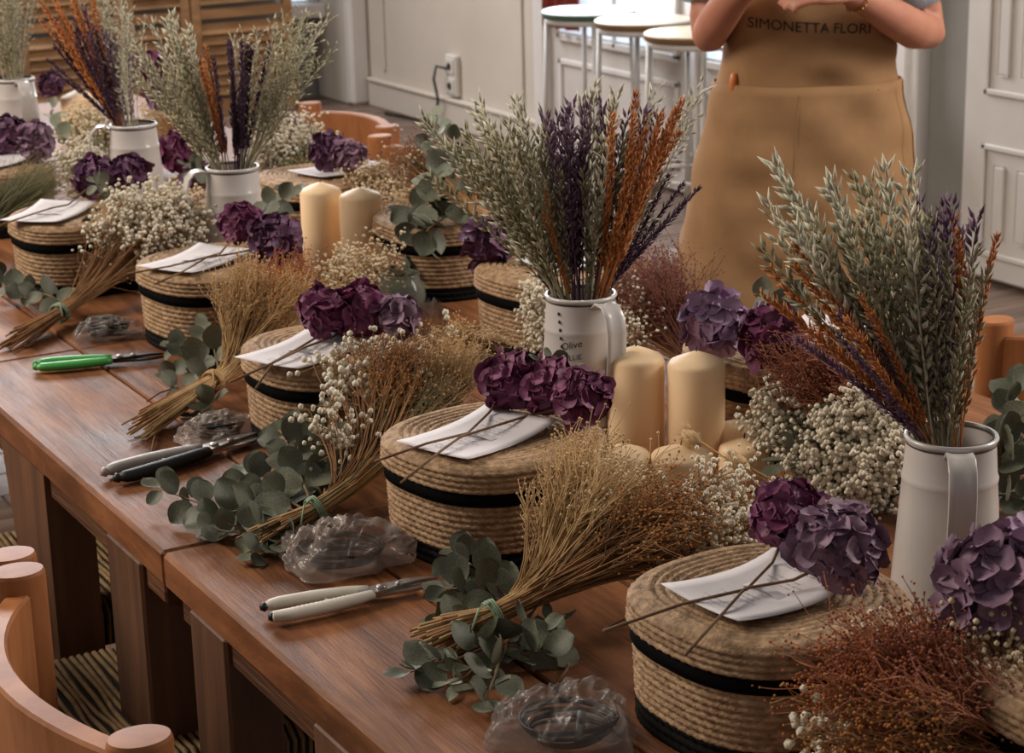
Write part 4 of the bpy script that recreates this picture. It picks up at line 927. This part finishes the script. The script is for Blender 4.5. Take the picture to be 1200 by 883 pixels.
sprig([P(85,180,.84), P(65,155,.89), P(60,122,.93)], 'pale eucalyptus sprig before the far pitcher', 5, .042, 'leaf_pale', True, 40)
sprig([P(515,235,.95), P(505,180,1.0), P(512,135,1.05)], 'pale eucalyptus sprig below the wall socket', 4, .044, 'leaf_pale', True, 41)
sprig([P(590,740,.78), P(620,740,.79), P(650,730,.79)], 'narrow leaved sprig under the big broom bunch', 4, .05, 'leaf_euc', False, 42)
sprig([P(570,770,.77), P(545,795,.775), P(530,800,.77)], 'narrow leaved sprig near the clear glossy bag', 3, .05, 'leaf_pale', False, 43)

# bunny tail grass by the candles
for pa, pb, lb in (((920,600,.80), (800,506,.86), 'bunny tail grass across the tall candle'), ((925,590,.80), (868,545,.84), 'bunny tail grass beside the small candles')):
    a, b = P(*pa), P(*pb); t = thing('bunny_tail_grass', lb, 'grass', a, 0, 'bunny tail grasses'); d = (b-a)
    m = MB(); m.tube([(0,0,0), d*.4+UZ*.012, d*.8+UZ*.006, d*.84], .0012, 5); m.build('stem', 'stem_tan', t)
    m = MB(); dn = d.normalized(); c0 = d*.82
    m.tube([c0+dn*.035*i/8 for i in range(9)], [.0095*math.sin(math.pi*(.08+.86*i/8))+.001 for i in range(9)], 10)
    rg = random.Random(3)
    for i in range(170):
        u = rg.random(); q = c0+dn*.035*u; o = dn.orthogonal(); o.rotate(Quaternion(dn, rg.random()*6.28)); m.spindle(q+o*.006*math.sin(math.pi*(.1+.8*u)), o+dn*1.2, rg.uniform(.008, .014), .0004)
    m.build('seed_head', 'raffia', t)
# raffia twist beside the small clear bag
p = P(583, 402, TZ); t = thing('raffia_twist', 'folded twist of pale raffia at the foot of the basket behind the oats', 'raffia', (p.x, p.y, TZ), R(20))
for i in range(6):
    m = MB(); m.tube([(-.03+.006*i, -.02, .004+.002*i), (-.02+.006*i, 0, .018+.003*i), (.0+.006*i, .015, .012+.003*i), (.02+.004*i, .02, .005)], .0045, 7, flat=.5); m.build('strand', 'raffia', t)
m = MB(); m.bbox(-.035, .035, -.03, .03, 0, .004, .001); m.build('paper_wrap', 'pink_paper', t, False)
# stray stems on the table
for a, b, lb in (((405,640), (390,605), 'short stray stem near the crumpled bag'), ((708,738), (748,728), 'thin stray stem beside the near straw basket'), ((176,540), (186,500), 'cut stem near the black and grey clippers'), ((655,800), (668,775), 'curled stray stem by the clear glossy bag'), ((205,455), (172,471), 'cut twig by the golden broom tie')):
    A_, B_ = P(*a, TZ+.002), P(*b, TZ+.004); m = MB(); m.tube([(0,0,0), (B_-A_)*.5+UZ*.004+rv(.003), B_-A_], .0014, 6); o = m.build('stray_stem', 'twig', None, True, A_); tag(o, lb, 'stem', 'stray cut stems')

# ================================================================== PERSON IN APRON
wp = P(956, 105, 1.02); org = Vector((wp.x, wp.y, 0))+DP*.118
pt = thing('person', 'person in a tan apron with rolled pale blue sleeves, standing behind the table', 'person', org, -YAW)
m = MB()
def ell(cx, cy, rx, ry, z, n=24): return [(cx+rx*math.cos(2*math.pi*i/n), cy+ry*math.sin(2*math.pi*i/n), z) for i in range(n)]
m.rings([ell(0, 0, *q) for q in ((.13, .09, .78), (.165, .11, .86), (.165, .112, .95), (.145, .10, 1.05), (.155, .105, 1.18), (.17, .105, 1.30), (.15, .085, 1.36), (.075, .06, 1.41), (.052, .052, 1.44), (.05, .05, 1.50))], cap0=True, cap1=True)
for s in (-1, 1):
    m.tube([(s*.09, 0, .86), (s*.10, -.005, .65), (s*.10, 0, .47), (s*.10, .015, .32), (s*.10, .02, .10), (s*.10, .02, .06)], [.085, .074, .055, .052, .036, .036], 16)
    m.tube([(s*.10, .05, .045), (s*.105, -.05, .04), (s*.11, -.15, .03)], [.04, .04, .028], 12)
def arm(pts, rad): m.tube(pts, rad, 16)
arm([(.165,.01,1.345), (.205,.01,1.27), (.243,-.005,1.165), (.250,-.02,1.122), (.212,-.075,1.135), (.15,-.145,1.172), (.085,-.20,1.212), (.045,-.232,1.232)], [.052,.047,.042,.041,.042,.039,.030,.025])
arm([(-.165,.01,1.345), (-.195,.0,1.27), (-.217,-.015,1.165), (-.216,-.03,1.128), (-.205,-.08,1.165), (-.175,-.15,1.225), (-.135,-.215,1.28), (-.115,-.24,1.295)], [.052,.046,.041,.039,.040,.036,.029,.025])
def hand(w, d, upn, s):
    w = Vector(w); d = Vector(d).normalized(); n = Vector(upn); n = (n-d*n.dot(d)).normalized(); sd = d.cross(n)*s
    m.tube([w-d*.01, w+d*.03, w+d*.065, w+d*.085], [.024, .034, .037, .030], 14, flat=.48, upv=n)
    for i, (o, L) in enumerate(((.028, .068), (.010, .077), (-.009, .072), (-.026, .056))):
        b = w+d*.078+sd*o; k1 = b+d*L*.42-n*.006; k2 = k1+(d*.75-n*.62)*L*.32; k3 = k2+(d*.4-n*.9)*L*.26
        m.tube([b-d*.02, b, k1, k2, k3], [.0095, .0095, .009, .0082, .007], 10)
    b = w+d*.025+sd*.026; m.tube([b-sd*.01, b+sd*.018+d*.012-n*.006, b+sd*.026+d*.036-n*.016, b+sd*.020+d*.058-n*.022], [.012, .0115, .0098, .008], 10)
hand((.045,-.232,1.232), (-.95,-.22,.05), (0,-.5,.85), 1); hand((-.115,-.24,1.295), (.75,-.5,.2), (-.3,-.3,.9), -1)
# head
m.rings([ell(0, -.012+cy, rx, ry, z, 24) for rx, ry, z, cy in ((.02,.03,1.465,-.04), (.045,.06,1.475,-.02), (.06,.078,1.50,-.012), (.068,.088,1.545,-.004), (.072,.095,1.59,0), (.070,.093,1.63,.004), (.055,.072,1.665,.006), (.02,.03,1.683,.006))], cap0=True, cap1=True)
m.tube([(0,-.10,1.60), (0,-.113,1.572), (0,-.120,1.555), (0,-.104,1.548)], [.008,.011,.013,.010], 10)
for s in (-1, 1): m.tube([(s*.072,-.0,1.60), (s*.080,.006,1.585), (s*.076,.0,1.555)], [.010,.014,.008], 8, flat=.6)
body = m.build('body', 'skin', pt); rm = body.modifiers.new('remesh', 'REMESH'); rm.mode = 'VOXEL'; rm.voxel_size = .0055; rm.use_smooth_shade = True
sm_ = body.modifiers.new('smooth', 'SMOOTH'); sm_.factor = .5; sm_.iterations = 5
for s in (-1, 1):
    m = MB(); m.ball((s*.03, -.095, 1.583), .0115); e = m.build('eye', 'eye_white', pt); m = MB(); m.ball((s*.03, -.1045, 1.583), .0048); m.build('iris', 'hair', e)
m = MB(); m.tube([(-.022,-.099,1.522), (-.008,-.106,1.525), (0,-.107,1.522), (.008,-.106,1.525), (.022,-.099,1.522)], [.002,.006,.0065,.006,.002], 8); m.build('mouth', 'lips', pt)
m = MB(); m.rings([ell(0, .012+cy, rx, ry, z, 24) for rx, ry, z, cy in ((.05,.03,1.50,.055), (.070,.05,1.53,.04), (.079,.072,1.58,.022), (.080,.09,1.62,.0), (.072,.092,1.655,-.002), (.05,.07,1.685,0), (.012,.02,1.695,0))], cap0=True, cap1=True); m.ball((0, .115, 1.63), .042); m.build('hair', 'hair', pt)
# shirt with rolled sleeves
m = MB(); m.rings([ell(0, 0, *q) for q in ((.172, .112, .96), (.158, .108, 1.05), (.166, .112, 1.18), (.182, .114, 1.29), (.165, .095, 1.36), (.09, .07, 1.405), (.06, .058, 1.43))])
sh = m.build('shirt', 'denim', pt)
for pts, lb in (([(.15,.01,1.355), (.205,.01,1.28), (.238,.0,1.205), (.246,-.002,1.188)], 1), ([(-.15,.01,1.355), (-.197,.005,1.28), (-.218,-.005,1.22), (-.22,-.008,1.205)], 2)):
    m = MB(); m.tube(pts, [.064, .060, .054, .054], 18, caps=False); a, b = Vector(pts[-2]), Vector(pts[-1]); d = (b-a).normalized()
    sl = m.build('sleeve', 'denim', pt)
    m = MB(); m.tube([b-d*.035, b-d*.034, b+d*.008, b+d*.010, b-d*.01], [.054, .060, .060, .056, .050], 18, caps=False); m.build('rolled_cuff', 'denim', sl)
# apron
AP = [(1.40,.085,.075,0), (1.36,.115,.096,0), (1.30,.165,.118,0), (1.20,.182,.126,0), (1.12,.182,.124,0), (1.06,.188,.122,0), (1.02,.195,.121,0), (.98,.202,.125,-.002), (.90,.222,.135,-.004), (.80,.238,.146,-.008), (.70,.250,.155,-.014), (.60,.262,.165,-.018), (.50,.275,.175,-.02), (.42,.285,.182,-.02)]
def apd(z):
    for a, b in zip(AP, AP[1:]):
        if b[0] <= z <= a[0]:
            u = (a[0]-z)/(a[0]-b[0]); return tuple(a[i]+(b[i]-a[i])*u for i in (1, 2, 3))
    return AP[-1][1:] if z < .5 else AP[0][1:]
def apt(th, z, off=0):
    rx, ry, cx = apd(z); fold = 0
    if z < 1.02: fold = (1.02-z)*(.022*math.sin(5*th+1.5*z)+.012*math.sin(11*th+.7+3*z))
    fold += .0035*math.sin(z*70+3*th)*max(0, 1-abs(z-1.07)/.09) + .0045*math.sin(z*38+5*math.cos(th)+2*th) + .004*math.sin(z*61-4*math.cos(th*1.3)+1.3)*math.sin(th*2+z*7)
    return (cx+(rx+off+fold*.6)*math.cos(th), (ry+off+fold)*math.sin(th), z)
m = MB(); NZ = 30; rr = []
for i in range(NZ+1):
    z = 1.025-(1.025-.42)*i/NZ; rr.append([apt(-math.pi/2+(j/64-.5)*2*R(172), z, .006) for j in range(65)])
m.rings(rr, closed=False); ap = m.build('apron_skirt', 'apron', pt); s_ = ap.modifiers.new('solid', 'SOLIDIFY'); s_.thickness = .003
m = MB(); rr = []
for i in range(25):
    z = 1.00+.38*i/24; hw = R(128) if z < 1.22 else R(128-(z-1.22)/.16*78); rr.append([apt(-math.pi/2+(j/48-.5)*2*hw, z, .001) for j in range(49)])
m.rings(rr, closed=False); bib = m.build('apron_bib', 'apron', pt); s_ = bib.modifiers.new('solid', 'SOLIDIFY'); s_.thickness = .0025
m = MB(); m.rings([[apt(-math.pi/2+(j/48-.5)*2*R(88), z, .0085) for j in range(49)] for z in (1.012, 1.026)], closed=False); wb = m.build('pocket_hem', 'apron', pt); s_ = wb.modifiers.new('solid', 'SOLIDIFY'); s_.thickness = .003
for th in (R(-100), R(-28)):
    m = MB(); m.rings([[apt(th+q*.008, z, .0105) for q in (0, 1)] for z in [1.01-.22*i/12 for i in range(13)]], closed=False); m.build('pocket_seam', 'apron', pt)
m = MB(); m.rings([[apt(R(-12)+q*.34, z, .011) for q in (0, .5, 1)] for z in [1.02-.58*i/20 for i in range(21)]], closed=False); m.build('side_panel', 'apron_side', pt)
for s in (-1, 1):
    m = MB(); m.tube([(s*.075,-.085,1.37), (s*.07,-.075,1.405), (s*.06,-.03,1.43), (s*.055,.03,1.43), (s*.05,.085,1.38)], .011, 8, flat=.25); m.build('neck_strap', 'apron', pt)
m = MB(); x_, y_, z_ = apt(R(-150), 1.03, .002); m.tube([(x_,y_,.99), (x_,y_-.002,1.035), (x_+.001,y_-.004,1.05)], [.009,.010,.006], 10); m.build('tool_handle', 'orange_tool', pt)
me = text_mesh('SIMONETTA FLORI', .0305)
xs_ = [v.co.x for v in me.vertices]; x0 = min(xs_); sc_ = .252/(max(xs_)-x0)
for v in me.vertices:
    s = (v.co.x-x0)*sc_; z = 1.150+v.co.y*1.0-.07*s; u = -.140+s
    rx, ry, cx = apd(z); th = -math.acos(max(-.98, min(.98, u/rx))); v.co = apt(th, z, .0022)
me.materials.append(M['apron_ink']); link('apron_lettering', me, bib)
m = MB(); w = Vector((.066,-.216,1.222)); d = Vector((-.04,-.032,.02)).normalized(); a_ = d.orthogonal().normalized(); b_ = d.cross(a_)
for i in range(22):
    t_ = 2*math.pi*i/22; m.ball(w+(a_*math.cos(t_)+b_*math.sin(t_))*.0315, .0034 if i % 3 else .0046)
m.build('bracelet', 'gold', pt)
for s in (-1, 1):
    m = MB(); m.rings([ell(s*.10, cy, r_, r_*1.02, z, 18) for r_, z, cy in ((.095,.84,0), (.088,.65,0), (.072,.47,.005), (.066,.3,.015), (.058,.09,.02))]); m.build('trouser_leg', 'trousers', pt)
    m = MB(); m.rings([[(s*.105+hx*w_*.045, .06-.24*u, z*(h_)) for hx, z in ((-1,0), (1,0), (1,.6), (.5,1), (-.5,1), (-1,.6))] for u, w_, h_ in ((0,.7,.07), (.2,1,.085), (.55,1,.075), (.85,1,.05), (1,.55,.035))], cap0=True, cap1=True); m.build('shoe', 'shoe', pt)
